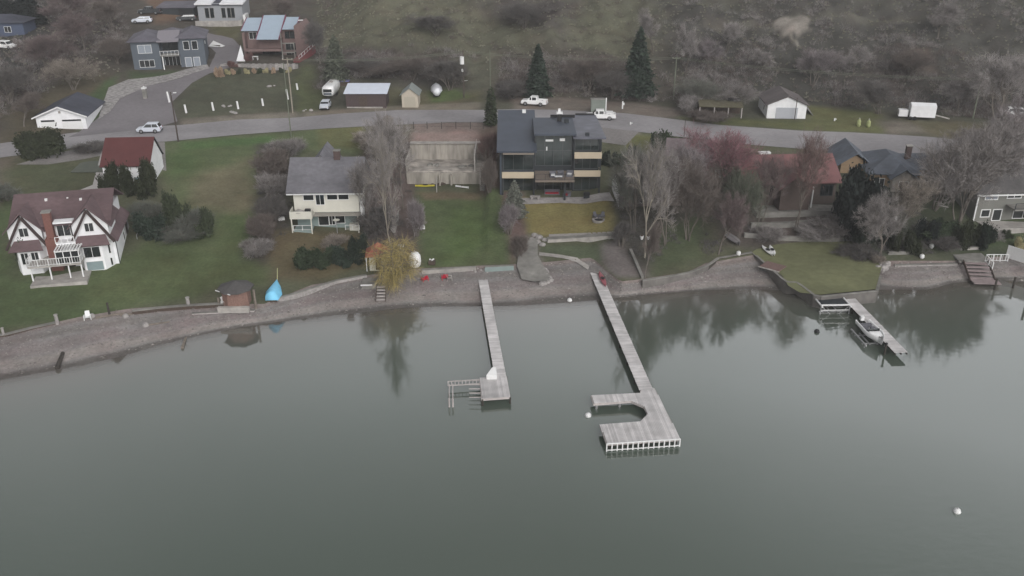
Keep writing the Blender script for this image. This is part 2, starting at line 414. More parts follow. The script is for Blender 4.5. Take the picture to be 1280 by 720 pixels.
# beach and lake bed
def beach_col(X, Y):
    t = (Y-Ys(X))/np.maximum(Yb(X)-Ys(X), 1)
    sh = wob(X*.35, Y*1.2)
    c = np.zeros(X.shape+(3,)) + np.array(A(123,120,119))
    def band(c, cc, lo, hi, soft, amt):
        tt = t + .05*sh
        a = (smooth((tt-lo)/soft+.5)*smooth((hi-tt)/soft+.5)*amt)[..., None]
        return c*(1-a)+np.array(cc)*a
    c = band(c, A(88,85,82), -.05, .13, .06, .9)
    c = band(c, A(134,128,124), .18, .36, .08, .8)
    c = band(c, A(119,112,111), .40, .60, .12, .8)
    c = band(c, A(110,106,103), .68, .80, .1, .7)
    c = band(c, A(118,108,104), .88, 1.2, .1, .8)
    c = np.where((t < -.02)[..., None], np.array(A(104,98,88)), c)
    return c
rows = [xs_s-300, xs_s-120, xs_s-60, xs_s-40] + [xs_s-d for d in np.linspace(25, .4, 28)] + [mix(xs_s, xs_b, t) for t in np.linspace(0, 1, 30)]
strip('beach', rows, beach_col, M_ground)
strip('ground', [mix(xs_b, xs_n, t) for t in np.linspace(0, 1, 88)], ground_col, M_ground)
rows = [mix(xs_f, xs_ft, t) for t in np.linspace(0, 1, 14)] + [mix(xs_ft, xs_ft*0+300, t) for t in np.linspace(0, 1, 180)[1:]] + [xs_ft*0+y for y in (308,320,335,355,380,420,480,560,700)]
strip('hillside', rows, ground_col, M_ground)
M_road = mat('asphalt', A(134,131,133), var=.10, scale=1.4, var2=.16, scale2=.10, bump=.15, rough=.9)
roadz = lambda X, Y: 8.0 + 0*X
strip('road', [mix(xs_n-.25, xs_f+.25, t) for t in np.linspace(0, 1, 14)], None, M_road, lift=.05, zfun=roadz)
from mathutils.geometry import delaunay_2d_cdt
def sheet(name, px, m, lift=.05, step=.8, kind='structure', world=None, zf=None, thick=0):
    pts = [(w.x, w.y) for w in (world or poly_w(px))]
    zf = zf or (lambda x, y: E(x, y))
    B = []
    for i in range(len(pts)):
        a = Vector(pts[i]); b = Vector(pts[(i+1) % len(pts)]); n = max(1, int((b-a).length/step))
        B += [a.lerp(b, k/n) for k in range(n)]
    arr = np.array(pts); x0, y0 = arr.min(0); x1, y1 = arr.max(0)
    gx, gy = np.meshgrid(np.arange(x0, x1, step), np.arange(y0, y1, step)); gx = gx.ravel(); gy = gy.ravel()
    if len(gx):
        d = sdf(gx, gy, pts); k = d < -step*.4
        I = [Vector((a, b)) for a, b in zip(gx[k], gy[k])]
    else: I = []
    r = delaunay_2d_cdt(B+I, [], [list(range(len(B)))], 1, 1e-4)
    V = [(p.x, p.y, zf(p.x, p.y)+lift) for p in r[0]]
    o = mesh_obj(name, V, [tuple(f) for f in r[2]], m, smooth_=True)
    bm = bmesh.new(); bm.from_mesh(o.data)
    for f in bm.faces:
        if f.normal.z < 0: f.normal_flip()
    bm.to_mesh(o.data); bm.free()
    if kind: tag(o, kind=kind)
    return o
M_gravel = mat('gravel_drive', A(122,118,117), var=.2, scale=2.5, var2=.12, scale2=.2, bump=.4)
M_drive = mat('driveway_asphalt', A(112,108,111), var=.1, scale=1.8, var2=.1, scale2=.15, bump=.2)
sheet('driveway', [(85,172),(120,150),(142,128),(175,110),(225,98),(262,84),(270,66),(250,48),(255,40),(290,48),(304,62),(302,74),(290,84),(262,92),(240,104),(215,128),(222,152),(180,162)], M_drive, .06)
sheet('driveway', [(752,160),(800,164),(782,182),(752,178)], M_gravel, .06)
sheet('driveway', [(20,206),(80,190),(130,180),(206,178),(208,214),(200,212),(150,190),(100,200),(60,206)], M_gravel, .06)
sheet('patio', [(641,248),(762,241),(768,252),(700,254),(652,256)], mat('patio_paving', A(150,146,145), var=.15, scale=2, var2=.2, scale2=.5), .07)
sheet('concrete_ramp', [(649,316),(652,305),(672,300),(672,322),(680,336),(688,347),(686,354),(668,355),(652,352),(646,335)], M_conc_d, .35)
sheet('path', [(674,316),(700,319),(722,323),(737,333),(735,338),(720,328),(700,323),(674,320)], M_conc, .1, .5)
sheet('path', [(127,190),(131,196),(130,232),(138,238),(106,246),(86,244),(116,232)], mat('pale_concrete_path', A(160,156,155), var=.1, scale=1), .12)
sheet('gravel_bank', [(123,150),(128,132),(136,110),(160,100),(190,97),(230,88),(258,80),(262,86),(225,98),(185,108),(150,124),(138,140)], mat('rubble_stone', A(138,135,134), var=.45, scale=1.6, bump=1.0, rough=.95), .12)
# ---- water
def water_material():
    m = bpy.data.materials.new('lake_water'); m.use_nodes = True
    N = m.node_tree.nodes; Lk = m.node_tree.links; bs = N['Principled BSDF']; out = N['Material Output']
    bs.inputs['Base Color'].default_value = (.058,.076,.062,1)
    bs.inputs['Roughness'].default_value = .06; bs.inputs['IOR'].default_value = 1.95
    bs.inputs['Specular IOR Level'].default_value = .5
    tc = N.new('ShaderNodeTexCoord')
    def nz(sc, de, st=None):
        n = N.new('ShaderNodeTexNoise'); n.inputs['Scale'].default_value = sc; n.inputs['Detail'].default_value = de
        mp = N.new('ShaderNodeMapping'); mp.inputs['Scale'].default_value = st or (1,1,1)
        Lk.new(tc.outputs['Object'], mp.inputs['Vector']); Lk.new(mp.outputs['Vector'], n.inputs['Vector']); return n
    n1 = nz(1.1, 3, (.7,1.3,1)); b = N.new('ShaderNodeBump'); b.inputs['Strength'].default_value = .10; b.inputs['Distance'].default_value = .05
    Lk.new(n1.outputs['Fac'], b.inputs['Height']); Lk.new(b.outputs['Normal'], bs.inputs['Normal'])
    n4 = nz(.06, 3, (1,.5,1)); mr4 = N.new('ShaderNodeMapRange'); mr4.inputs['From Min'].default_value = .35; mr4.inputs['From Max'].default_value = .65; mr4.inputs['To Min'].default_value = .02; mr4.inputs['To Max'].default_value = .07; Lk.new(n4.outputs['Fac'], mr4.inputs['Value']); Lk.new(mr4.outputs['Result'], bs.inputs['Roughness'])
    mb4 = N.new('ShaderNodeMapRange'); mb4.inputs['From Min'].default_value = .35; mb4.inputs['From Max'].default_value = .7; mb4.inputs['To Min'].default_value = .05; mb4.inputs['To Max'].default_value = .18; Lk.new(n4.outputs['Fac'], mb4.inputs['Value']); Lk.new(mb4.outputs['Result'], b.inputs['Strength'])
    n2 = nz(.03, 2); mx = N.new('ShaderNodeMix'); mx.data_type = 'RGBA'
    mx.inputs['A'].default_value = (.074,.102,.082,1); mx.inputs['B'].default_value = (.086,.104,.084,1)
    Lk.new(n2.outputs['Fac'], mx.inputs['Factor'])
    at = N.new('ShaderNodeAttribute'); at.attribute_name = 'Col'; se = N.new('ShaderNodeSeparateColor'); Lk.new(at.outputs['Color'], se.inputs[0])
    m3 = N.new('ShaderNodeMix'); m3.data_type = 'RGBA'; m3.inputs['A'].default_value = (.16,.145,.13,1)      # silt stirred over the shallows
    Lk.new(se.outputs[1], m3.inputs['Factor']); Lk.new(mx.outputs['Result'], m3.inputs['B']); Lk.new(m3.outputs['Result'], bs.inputs['Base Color'])
    tr = N.new('ShaderNodeBsdfTransparent'); ms = N.new('ShaderNodeMixShader')
    Lk.new(se.outputs[0], ms.inputs['Fac']); Lk.new(tr.outputs[0], ms.inputs[1]); Lk.new(bs.outputs[0], ms.inputs[2])
    Lk.new(ms.outputs[0], out.inputs['Surface'])
    return m
def water_alpha(X, Y):
    dep = np.maximum(-elev(X, Y), 0)
    a = .45+.55*(1-np.exp(-dep*9)); b = 1-np.exp(-dep*1.6)
    return np.stack([a,b,a], -1)
wr = [xs_s*0-600, xs_s*0-200, xs_s*0-50, xs_s*0+20] + [mix(xs_s*0+40, xs_s-25, t) for t in np.linspace(0,1,8)] + [xs_s-d for d in np.linspace(24, .4, 30)] + [xs_s+.3, xs_s+3]
water = strip('lake_water', wr, water_alpha, water_material(), zfun=lambda X, Y: 0*X-.0)

# ------------------------------------------------------------------ light, sky, camera
w = bpy.data.worlds.new('World'); scene.world = w; w.use_nodes = True
N = w.node_tree.nodes; Lk = w.node_tree.links; bg = N['Background']
sky = N.new('ShaderNodeTexSky'); sky.sky_type = 'NISHITA'; sky.sun_disc = False
SUN_EL, SUN_AZ = R(36), R(162)
sky.sun_elevation = SUN_EL; sky.sun_rotation = SUN_AZ; sky.air_density = 1.0; sky.dust_density = 4.0; sky.ozone_density = 1.0
hs = N.new('ShaderNodeHueSaturation'); hs.inputs['Saturation'].default_value = .10
Lk.new(sky.outputs['Color'], hs.inputs['Color'])
tc = N.new('ShaderNodeTexCoord'); cn = N.new('ShaderNodeTexNoise'); cn.inputs['Scale'].default_value = 1.7; cn.inputs['Detail'].default_value = 5
Lk.new(tc.outputs['Generated'], cn.inputs['Vector'])
mr = N.new('ShaderNodeMapRange'); mr.inputs['From Min'].default_value = .3; mr.inputs['From Max'].default_value = .7; mr.inputs['To Min'].default_value = .85; mr.inputs['To Max'].default_value = 1.15
Lk.new(cn.outputs['Fac'], mr.inputs['Value'])
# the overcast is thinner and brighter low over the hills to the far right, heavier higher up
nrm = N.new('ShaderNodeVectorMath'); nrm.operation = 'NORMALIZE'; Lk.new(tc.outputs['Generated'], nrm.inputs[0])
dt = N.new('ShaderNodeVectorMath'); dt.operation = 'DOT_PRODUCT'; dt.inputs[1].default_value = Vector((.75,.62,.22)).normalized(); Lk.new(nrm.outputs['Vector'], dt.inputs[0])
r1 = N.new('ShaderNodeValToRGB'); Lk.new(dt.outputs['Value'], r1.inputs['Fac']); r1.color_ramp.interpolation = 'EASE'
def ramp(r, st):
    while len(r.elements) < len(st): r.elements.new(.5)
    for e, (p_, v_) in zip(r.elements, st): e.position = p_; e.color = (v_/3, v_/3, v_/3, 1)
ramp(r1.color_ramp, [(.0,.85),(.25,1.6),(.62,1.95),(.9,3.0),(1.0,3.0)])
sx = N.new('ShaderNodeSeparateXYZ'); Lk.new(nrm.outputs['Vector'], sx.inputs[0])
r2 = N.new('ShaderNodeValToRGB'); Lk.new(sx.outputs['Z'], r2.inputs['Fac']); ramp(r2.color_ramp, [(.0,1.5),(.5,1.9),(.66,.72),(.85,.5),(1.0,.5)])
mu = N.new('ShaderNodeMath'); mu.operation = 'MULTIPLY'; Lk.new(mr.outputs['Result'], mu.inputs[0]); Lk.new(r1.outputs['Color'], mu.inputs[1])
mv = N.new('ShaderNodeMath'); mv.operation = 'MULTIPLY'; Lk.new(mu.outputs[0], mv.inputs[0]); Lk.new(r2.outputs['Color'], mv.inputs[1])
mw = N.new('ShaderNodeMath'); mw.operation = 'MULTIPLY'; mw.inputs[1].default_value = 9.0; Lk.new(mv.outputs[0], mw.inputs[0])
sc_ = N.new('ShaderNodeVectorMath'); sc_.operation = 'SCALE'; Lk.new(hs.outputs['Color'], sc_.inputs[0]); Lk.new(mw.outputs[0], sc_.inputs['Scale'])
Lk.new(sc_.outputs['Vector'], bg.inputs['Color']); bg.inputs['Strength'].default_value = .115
sun = bpy.data.lights.new('sun', 'SUN'); sun.energy = 1.15; sun.angle = R(35); sun.color = (1,.97,.93)
so = bpy.data.objects.new('sun', sun); col.objects.link(so)
sd = Vector((math.sin(SUN_AZ)*math.cos(SUN_EL), math.cos(SUN_AZ)*math.cos(SUN_EL), math.sin(SUN_EL)))
so.rotation_euler = sd.to_track_quat('Z', 'Y').to_euler(); so.location = (0,0,120)
cam = bpy.data.cameras.new('camera'); co = bpy.data.objects.new('camera', cam); col.objects.link(co)
cam.sensor_width = 36; cam.lens = 36*F/1280; cam.clip_end = 3000; cam.clip_start = 1
co.location = (0,0,CH); co.rotation_euler = (PI/2-TH, 0, 0); scene.camera = co
scene.view_settings.view_transform = 'Standard'; scene.view_settings.look = 'None'; scene.view_settings.gamma = 1
scene.view_settings.exposure = -0.33
scene.cycles.max_bounces = 6; scene.cycles.transparent_max_bounces = 12
# ------------------------------------------------------------------ building helpers
def gable_wall(mb, x0, x1, y0, y1, z0, ze, zr, axis='x'):
    """box with a pitched top; ridge runs along axis"""
    if axis == 'x': mb.extr_x([(y0,z0),(y1,z0),(y1,ze),((y0+y1)/2,zr),(y0,ze)], x0, x1)
    else: mb.extr_y([(x0,z0),(x1,z0),(x1,ze),((x0+x1)/2,zr),(x0,ze)], y0, y1)
    return mb
def gable_roof(T, m, x0, x1, y0, y1, ze, zr, axis='x', ov=.5, t=.16, name='roof', lift=.03, label=None):
    mb = MB()
    if axis == 'x':
        ym = (y0+y1)/2; sl = (zr-ze)/(ym-y0); a, b = y0-ov, y1+ov; za = ze-ov*sl+lift; zr += lift
        mb.extr_x([(a,za),(a,za+t),(ym,zr+t),(b,za+t),(b,za),(ym,zr)], x0-ov, x1+ov)
    else:
        xm = (x0+x1)/2; sl = (zr-ze)/(xm-x0); a, b = x0-ov, x1+ov; za = ze-ov*sl+lift; zr += lift
        mb.extr_y([(a,za),(a,za+t),(xm,zr+t),(b,za+t),(b,za),(xm,zr)], y0-ov, y1+ov)
    return mb.build(name, m, T, label)
def hip_roof(T, m, x0, x1, y0, y1, ze, zr, ov=.5, name='roof', t=.15, ridge=None):
    x0-=ov; x1+=ov; y0-=ov; y1+=ov
    d = min(x1-x0, y1-y0)/2
    if (x1-x0) >= (y1-y0): r0, r1 = (x0+d, (y0+y1)/2), (x1-d, (y0+y1)/2)
    else: r0, r1 = ((x0+x1)/2, y0+d), ((x0+x1)/2, y1-d)
    V = [(x0,y0,ze),(x1,y0,ze),(x1,y1,ze),(x0,y1,ze),(x0,y0,ze+t),(x1,y0,ze+t),(x1,y1,ze+t),(x0,y1,ze+t),(r0[0],r0[1],zr),(r1[0],r1[1],zr)]
    Fc = [(0,3,2,1),(0,1,5,4),(1,2,6,5),(2,3,7,6),(3,0,4,7)]
    if (x1-x0) >= (y1-y0): Fc += [(4,5,9,8),(5,6,9),(6,7,8,9),(7,4,8)]
    else: Fc += [(4,5,8),(5,6,9,8),(6,7,9),(7,4,8,9)]
    return MB().add(V, Fc).build(name, m, T)
def part(T, name, m, *boxes, label=None):
    mb = MB()
    for b in boxes: mb.box(*b)
    return mb.build(name, m, T, label)
def shingles(name, c): return mat(name, c, var=.16, scale=1.6, var2=.22, scale2=.22, stretch=(1,1.6,1), island=.0, bump=.35, rough=.9, bscale=9)

# ------------------------------------------------------------------ dark modern house
M_navy = mat('dark_blue_grey_panel', A(56,62,70,.72), var=.06, scale=.8, rough=.6)
M_navyroof = mat('dark_membrane_roof', A(64,70,81), var=.10, scale=.7, var2=.14, scale2=.25, rough=.55, spec=.4)
M_wetroof = mat('pale_patched_membrane', A(88,89,99), var=.30, scale=.7, var2=.2, scale2=.4, rough=.45, spec=.5)
M_tan = mat('tan_balcony_board', A(164,152,134,.7), var=.06, scale=1)
M_darkwall = mat('charcoal_cladding', (.035,.04,.045), var=.12, scale=1.5)
M_frame = mat('grey_window_frame', (.10,.106,.11), var=.05); M_deck_b = mat('brown_deck_boards', A(116,106,98), var=.12, scale=1.2, stretch=(6,1,1))
T = thing('modern_house', 'three storey dark modern house with flat navy roofs and tan balcony bands', 'house', (-1.9,131.8,3.9))
part(T, 'wall', M_navy, (0,.5,0,15,-1,7.2),(.5,5.4,1.7,15,-1,7.2),(0,5.4,13,15,7.2,9.6), label='blue grey wing wall')
MB().extr_x([(1.3,7.2),(13,7.2),(13,9.55),(.4,7.25)], .0, .3).build('side_wall', M_navy, T)
part(T, 'wall', M_darkwall, (5.4,11.4,2,11,-1,9.6),(11.4,15.6,1.6,14,-1,9.2), label='charcoal cladding')
MB().slab([(-.45,-.9,7.6),(5.7,-.9,7.6),(5.7,15,10.15),(-.45,15,10.15)], .28).build('roof', M_navyroof, T, 'sloping roof of the west wing')
part(T, 'fascia', mat('pale_soffit', A(120,112,104,.7), var=.05), (.5,5.3,-.7,-.55,7.0,7.27))
MB().slab([(5.3,.8,9.85),(11.8,.8,9.85),(11.8,11.4,9.75),(5.3,11.4,9.75)], .3).build('roof', M_navyroof, T, 'flat roof over the glazed middle')
MB().slab([(11.3,.2,9.42),(16.3,.2,9.42),(15.9,14.6,9.42),(11.3,14.6,9.42)], .26).build('roof', M_wetroof, T, 'pale patched flat roof')
part(T, 'parapet', M_black, (8.2,12.2,11.4,11.6,9.7,10.2)); part(T, 'parapet', M_black, (12.5,15.7,14.4,14.6,9.43,9.7))
# glazing
for (a, b, y, z0, z1, mu) in ((.6,5.2,.9,3.9,6.9,2),(.6,5.2,.9,.15,2.7,2)):
    win(T, 'f', (a+b)/2, 1.7, (z0+z1)/2, b-a, z1-z0, M_frame, M_glass2, mull=mu)
win(T, 'f', 8.4, 2.0, 6.9, 5.6, 4.8, M_frame, M_glass2, mull=3, cross=1)
win(T, 'f', 8.4, 2.0, 1.6, 5.4, 2.4, M_frame, M_glass, mull=3)
for z in (8.05, 5.1, 1.6): win(T, 'f', 13.5, 1.6, z, 3.6, 1.9, M_frame, M_glass2, mull=2)
for z in (8.05, 5.1): win(T, 'r', 4.2, 15.6, z, 3.0, 1.8, M_frame, M_glass2, mull=1)
# small white clerestory vents on the glazed wall
part(T, 'vent_panel', M_trim, (7.1,8.3,1.88,1.93,8.35,8.65), (9.3,10.1,1.88,1.93,8.4,8.85), (7.2,7.4,1.88,1.93,6.9,7.5))
for a, b, z, y in ((.35,5.3,3.05,-.15),(11.5,15.7,6.25,-.3),(11.5,15.6,3.35,-.3)):
    bal = part(T, 'balcony', M_tan, (a,b,y,y+.12,z,z+1.0),(a,a+.12,y+.12,1.65 if a<1 else 1.55,z,z+1.0) if a<1 else (b-.12,b,y+.12,1.6,z,z+1.0))
    part(bal, 'floor_slab', M_deck_b, (a+.13,b-.13,y+.13,1.65 if a<1 else 1.55,z+.02,z+.22))
part(T, 'post', M_darkwall, (.3,.55,-.05,.2,-.5,7.2)); part(T, 'post', M_darkwall, (5.2,5.42,-.05,.2,-.5,7.2)); part(T, 'post', M_darkwall, (15.4,15.62,-.2,.05,-.5,9.2)); part(T, 'post', M_darkwall, (9.9,10.2,-1.8,-1.5,-.6,3.3))
part(T, 'deck', M_deck_b, (5.45,11.45,-2.9,2,3.3,3.6))
railing(T, [(5.5,-2.85,3.6),(11.4,-2.85,3.6)], .95, M_darkwall, post=1.5, th=.04)
ch = part(T, 'chimney', M_black, (9.2,9.9,8.6,9.3,9.8,11.0)); part(ch, 'cap', M_trim, (9.05,10.05,8.5,9.4,11.0,11.25)); part(ch, 'flue', M_trim, (9.3,9.7,8.8,9.1,11.25,11.8))
part(T, 'roof_vent', M_trim, (3.6,4.2,13.6,14.0,9.95,10.5)); part(T, 'roof_vent', M_darkwall, (10.3,11.0,7.6,8.4,9.8,10.3)); part(T, 'roof_vent', M_darkwall, (13.2,13.8,1.2,1.8,9.42,9.8))
# things on the deck and patio
M_cush = mat('white_cushion', W(190,190,192), var=.05); M_redc = mat('red_cushion', A(140,44,54,.7), var=.1); M_wick = mat('grey_wicker', A(92,92,98,.8), var=.15, scale=6)
def lounge(name, label, loc, rz, m1, m2, wd=1.6, grp=None):
    t = thing(name, label, 'chair' if wd < 1.2 else 'sofa', loc, rz, grp)
    o = part(t, 'frame', m1, (-wd/2,wd/2,-.4,.4,.0,.3),(-wd/2,wd/2,.3,.42,.3,.85),(-wd/2,-wd/2+.12,-.4,.3,.3,.6),(wd/2-.12,wd/2,-.4,.3,.3,.6))
    bevel(part(t, 'cushion', m2, (-wd/2+.14,wd/2-.14,-.38,.28,.31,.46)), .04); return t
lounge('deck_chair','grey chair with white cushion on the brown deck, west of the low table',(6.3,130.6,7.5), .1, M_wick, M_cush, .95,'chairs on the brown deck')
lounge('deck_chair','grey chair standing in the middle of the row on the brown deck',(7.5,130.9,7.5), 0, M_wick, M_wick, .95,'chairs on the brown deck')
lounge('deck_chair','grey high chair at the east end of the row on the brown deck',(8.9,131.0,7.5), -.2, M_wick, M_cush, 1.0,'chairs on the brown deck')
t = thing('low_table','low white table in front of the deck chairs','table',(7.1,129.7,7.5)); part(t,'table_top',M_cush,(-.6,.6,-.3,.3,.36,.42)); [part(t,'leg',M_wick,(sx*.5-.03,sx*.5+.03,sy*.24-.03,sy*.24+.03,0,.36)) for sx in(-1,1) for sy in(-1,1)]
zpat = E(6,131.5)+.1
lounge('patio_sofa','red cushioned sofa under the brown deck',(6.3,132.4,3.95), 0, M_wick, M_redc, 2.4)
lounge('patio_chair','red armchair beside the dark post under the deck',(8.6,131.6,3.95), -.6, M_wick, M_redc, 1.0)
t = thing('stone_bench','pale stone bench at the west corner of the patio','bench',(3.6,130.4,E(3.6,130.4)+.05)); part(t,'seat',M_stone,(-.8,.8,-.35,.35,.35,.5)); part(t,'support',M_stone,(-.65,-.35,-.3,.3,0,.35)); part(t,'support',M_stone,(.35,.65,-.3,.3,0,.35))
t = thing('barbecue','dark covered barbecue on the patio before the glass doors','barbecue',(11.6,130.6,E(11.6,130.6)+.05)); bevel(part(t,'body',M_black,(-.5,.5,-.3,.3,.45,.95)),.08); part(t,'cart',M_darkwall,(-.45,.45,-.25,.25,0,.44))

# ------------------------------------------------------------------ cream house with grey roof
M_cream = mat('cream_siding', W(174,172,163), var=.05, scale=1.2, rough=.7)
M_teal = mat('grey_teal_siding', W(112,124,122), var=.08, scale=1.0)
M_shg = shingles('grey_shingles', A(106,105,110)); M_brick_d = mat('dark_chimney_brick', A(74,62,60,.75), var=.2, scale=5)
T = thing('cream_house', 'cream two storey house under a large grey shingle roof with front balconies', 'house', (-31.3,119.3,2.6), R(2))
mb = MB(); gable_wall(mb, .2,9.4, 0,9, 3.2, 6.6, 9.7); mb.build('wall', M_cream, T, 'cream upper wall')
part(T, 'wall', M_teal, (.4,9.2,.25,8.8,-1,3.15), label='grey teal lower wall')
gable_roof(T, M_shg, 0,9.5, 0,9, 6.65, 9.8, ov=.65, t=.2)
mb = MB(); gable_wall(mb, 1.6,5.6, 6,11.5, 4, 7.6, 10.0,'y'); mb.build('rear_wing', M_cream, T); gable_roof(T, M_shg, 1.6,5.6, 5.2,11.5, 7.8, 10.15, 'y', ov=.4, name='rear_roof')
c_ = part(T, 'chimney', M_brick_d, (5.7,6.6,4.0,4.8,9.0,11.0)); part(c_, 'cap', M_conc_d, (5.62,6.68,3.92,4.88,11.0,11.1))
for x, w_, z, h_, mu in ((2.35,1.4,5.5,.9,0),(3.95,1.15,5.15,1.6,1),(5.7,1.4,5.55,.9,0),(7.3,1.4,5.55,.9,0)): win(T,'f',x,0,z,w_,h_,M_trim,M_glass,mull=mu)
for x, w_, z, h_, mu in ((4.15,1.4,1.9,1.5,0),(5.35,.75,1.95,1.5,1),(6.5,1.3,2.05,1.2,0)): win(T,'f',x,.25,z,w_,h_,M_trim,M_glass,mull=mu)
b1 = part(T,'balcony',M_cream,(-.1,3.0,-2.3,0,3.0,3.25),(-.1,3.0,-2.3,-2.2,3.25,4.1),(-.1,0,-2.2,0,3.25,4.1),(2.9,3.0,-2.2,-.9,3.25,4.1))
part(b1,'floor',M_conc_d,(0.02,2.88,-2.18,-.02,3.255,3.30))
part(T,'awning',mat('pale_awning_roof',A(138,134,128),var=.08),(3.05,9.6,-1.3,0,3.02,3.14))
part(T,'post',M_cream,(.0,.15,-2.25,-2.1,-.6,3.0)); part(T,'post',M_cream,(2.75,2.9,-2.25,-2.1,-.6,3.0)); part(T,'post',M_cream,(9.2,9.35,-1.25,-1.1,-.6,3.0))
part(T,'lower_wall',M_teal,(.2,2.75,-2.0,.2,-.8,1.2)); railing(T,[(.2,-2.05,1.2),(2.75,-2.05,1.2)],.75,M_trim,post=1.2)
part(T,'storage_box',M_cream,(7.9,9.1,-.6,.2,-.3,1.5)); railing(T,[(7.4,-1.2,.9),(9.4,-1.2,.9)],.7,M_trim,post=1)
part(T,'side_stair',M_trim,(9.5,9.9,.2,1.8,2.2,4.6))
part(T,'gutter',M_trim,(-.6,9.9+.2,-.78,-.66,6.05,6.18))
t = thing('patio_umbrella','closed grey parasol and round table on the cream balcony','parasol',(-30.1,117.7,5.92)); MB().lathe([(.02,0),(.75,.55),(.75,.6),(.1,.95)],14).build('canopy',M_conc,t); part(t,'pole',M_black,(-.03,.03,-.03,.03,-.0,.9))
t = thing('grill','small black grill on the cream balcony','barbecue',(-28.9,117.9,5.92)); bevel(part(t,'body',M_black,(-.4,.4,-.3,.3,.4,.9)),.05); part(t,'stand',M_darkwall,(-.3,.3,-.2,.2,0,.39))
t = thing('satellite_dish','pale round dish beside the lower windows of the cream house','dish',(-25.0,118.0,E(-25,118)),0); MB().lathe([(.02,0),(.45,.08),(.5,.14),(.46,.12),(.05,.03)],16,(0,0,1.9)).build('dish',M_cream,t); part(t,'mast',M_galv,(-.04,.04,-.04,.04,0,1.9))
# brick patio and pergola beside it
T = thing('side_patio','brick paved side patio with pale edging beside the cream house','patio',(-21.2,121.2,E(-21,120)+.15)); part(T,'paving',mat('brick_paving',A(124,106,102),var=.2,scale=5,island=.1),(0,4,-.5,4.4,-1.5,.35)); part(T,'edging',M_conc,(0,4,-.62,-.5,-1.5,.5)); part(T,'edging',M_conc,(4,4.12,-.62,4.4,-1.5,.5)); part(T,'edging',M_conc,(0,2,4.4,4.5,-1.5,.5))

# ------------------------------------------------------------------ white and brown house, far left
M_brn = shingles('red_brown_shingles', A(96,80,82)); M_brn2 = mat('dark_brown_timber', A(56,46,45,.75), var=.1); M_brkr = mat('red_brown_brick', A(104,72,66,.75), var=.2, scale=6)
T = thing('timbered_house', 'white house with red brown roof, dark timbered gables and white railed decks', 'house', (-63.2,104.6,2.9), R(14))
part(T,'wall',M_white,(0,11.6,0,10.5,-1,3.6), label='white lower wall')
part(T,'wall',M_white,(.3,11.0,.3,10,3.6,6.3), label='white upper wall')
hip = gable_roof(T, M_brn, .1,11.1, .2,10.1, 6.35, 8.7, ov=.6, t=.2)
for x0, x1, zr in ((-.6,3.3,8.1),(6.9,11.2,8.35)):
    mb = MB(); gable_wall(mb, x0,x1, -.5,4.5, 3.6, 6.0, zr-.25, 'y'); mb.build('gable', M_white, T); gable_roof(T, M_brn, x0,x1, -.5,5.0, 6.05, zr, 'y', ov=.5, t=.18, name='gable_roof')
    xm = (x0+x1)/2
    MB().bar((xm,-.82,zr-.4),(x0-.5,-.82,3.5),.26,.3).bar((xm,-.815,zr-.4),(x1+.5,-.815,3.5),.30,.3).build('timber', M_brn2, T)
    win(T,'f',xm-.1,-.5,5.6,1.0,1.1,M_trim,M_glass,mull=1)
    MB().slab([(x0-.1,-1.9,3.55),(x1+.1,-1.9,3.55),(x1-.5,-.5,4.5),(x0+.5,-.5,4.5)],.15).build('bay_roof', M_brn, T)
# steep lower roof slopes flanking the right gable and along the side
MB().slab([(11.0,-.3,4.5),(12.1,-.6,3.45),(12.1,10.6,3.45),(11.0,10.6,4.5)],.15).build('skirt_roof', M_brn, T)
mb = MB().prism([(7.0,0),(7.7,-1.4),(10.2,-1.4),(11.2,0)], -1, 3.5); mb.build('bay', M_white, T)
win(T,'f',8.9,-1.4,2.5,1.9,1.4,M_trim,M_glass); win(T,'f',8.95,-1.4,.6,2.0,1.2,M_trim,mat('pale_garage_glass',A(120,134,136,.8),var=.05),mull=0)
win(T,'f',10.75,-.62,2.6,.45,1.4,M_trim,M_glass,mull=0); win(T,'f',10.75,-.62,.7,.45,1.0,M_trim,M_glass,mull=0)
mb = MB().prism([(-.4,0),(.2,-1.2),(2.7,-1.2),(3.2,0)], -1, 3.5); mb.build('bay', M_white, T)
win(T,'f',.9,-1.2,2.3,.8,1.5,M_trim,M_glass); win(T,'f',2.1,-1.2,2.3,.8,1.5,M_trim,M_glass)
ch = MB().box(3.6,5.0,-1.0,.1,-1,4.6).box(3.85,4.75,-.8,.1,4.6,8.0).build('chimney', M_brkr, T); part(ch,'cap',M_conc_d,(3.75,4.85,-.9,.2,8.0,8.15))
# middle: upper balcony, sunroom under a slatted white canopy, main deck, lower patio
part(T,'dormer_roof',M_white,(4.9,7.2,-.9,3,6.5,6.7)); part(T,'wall',M_white,(5.0,7.1,.0,.3,3.6,6.5))
win(T,'f',5.8,.0,5.3,1.5,1.5,M_trim,M_glass,mull=1); win(T,'f',6.8,.0,5.2,.4,1.6,M_trim,M_glass,mull=0)
part(T,'upper_balcony',M_white,(4.9,7.2,-1.5,0,3.9,4.1)); railing(T,[(4.9,-1.45,4.1),(7.1,-1.45,4.1)],.8,M_trim,post=.8,th=.07)
part(T,'sunroom_wall',M_trim,*[(x,x+.1,-3.4,-3.3,2.1,3.6) for x in (5.0,5.9,6.8,7.7)],*[(7.7,7.8,y,y+.1,2.1,3.6) for y in (-2.4,-1.4)],(5.0,7.8,-3.4,-3.3,3.6,3.75),(7.7,7.8,-3.3,-1.3,3.6,3.75),(5.0,7.8,-3.41,-3.29,2.0,2.1))
part(T,'sunroom_glass',M_glass,(5.1,7.7,-3.36,-3.33,2.1,3.6))
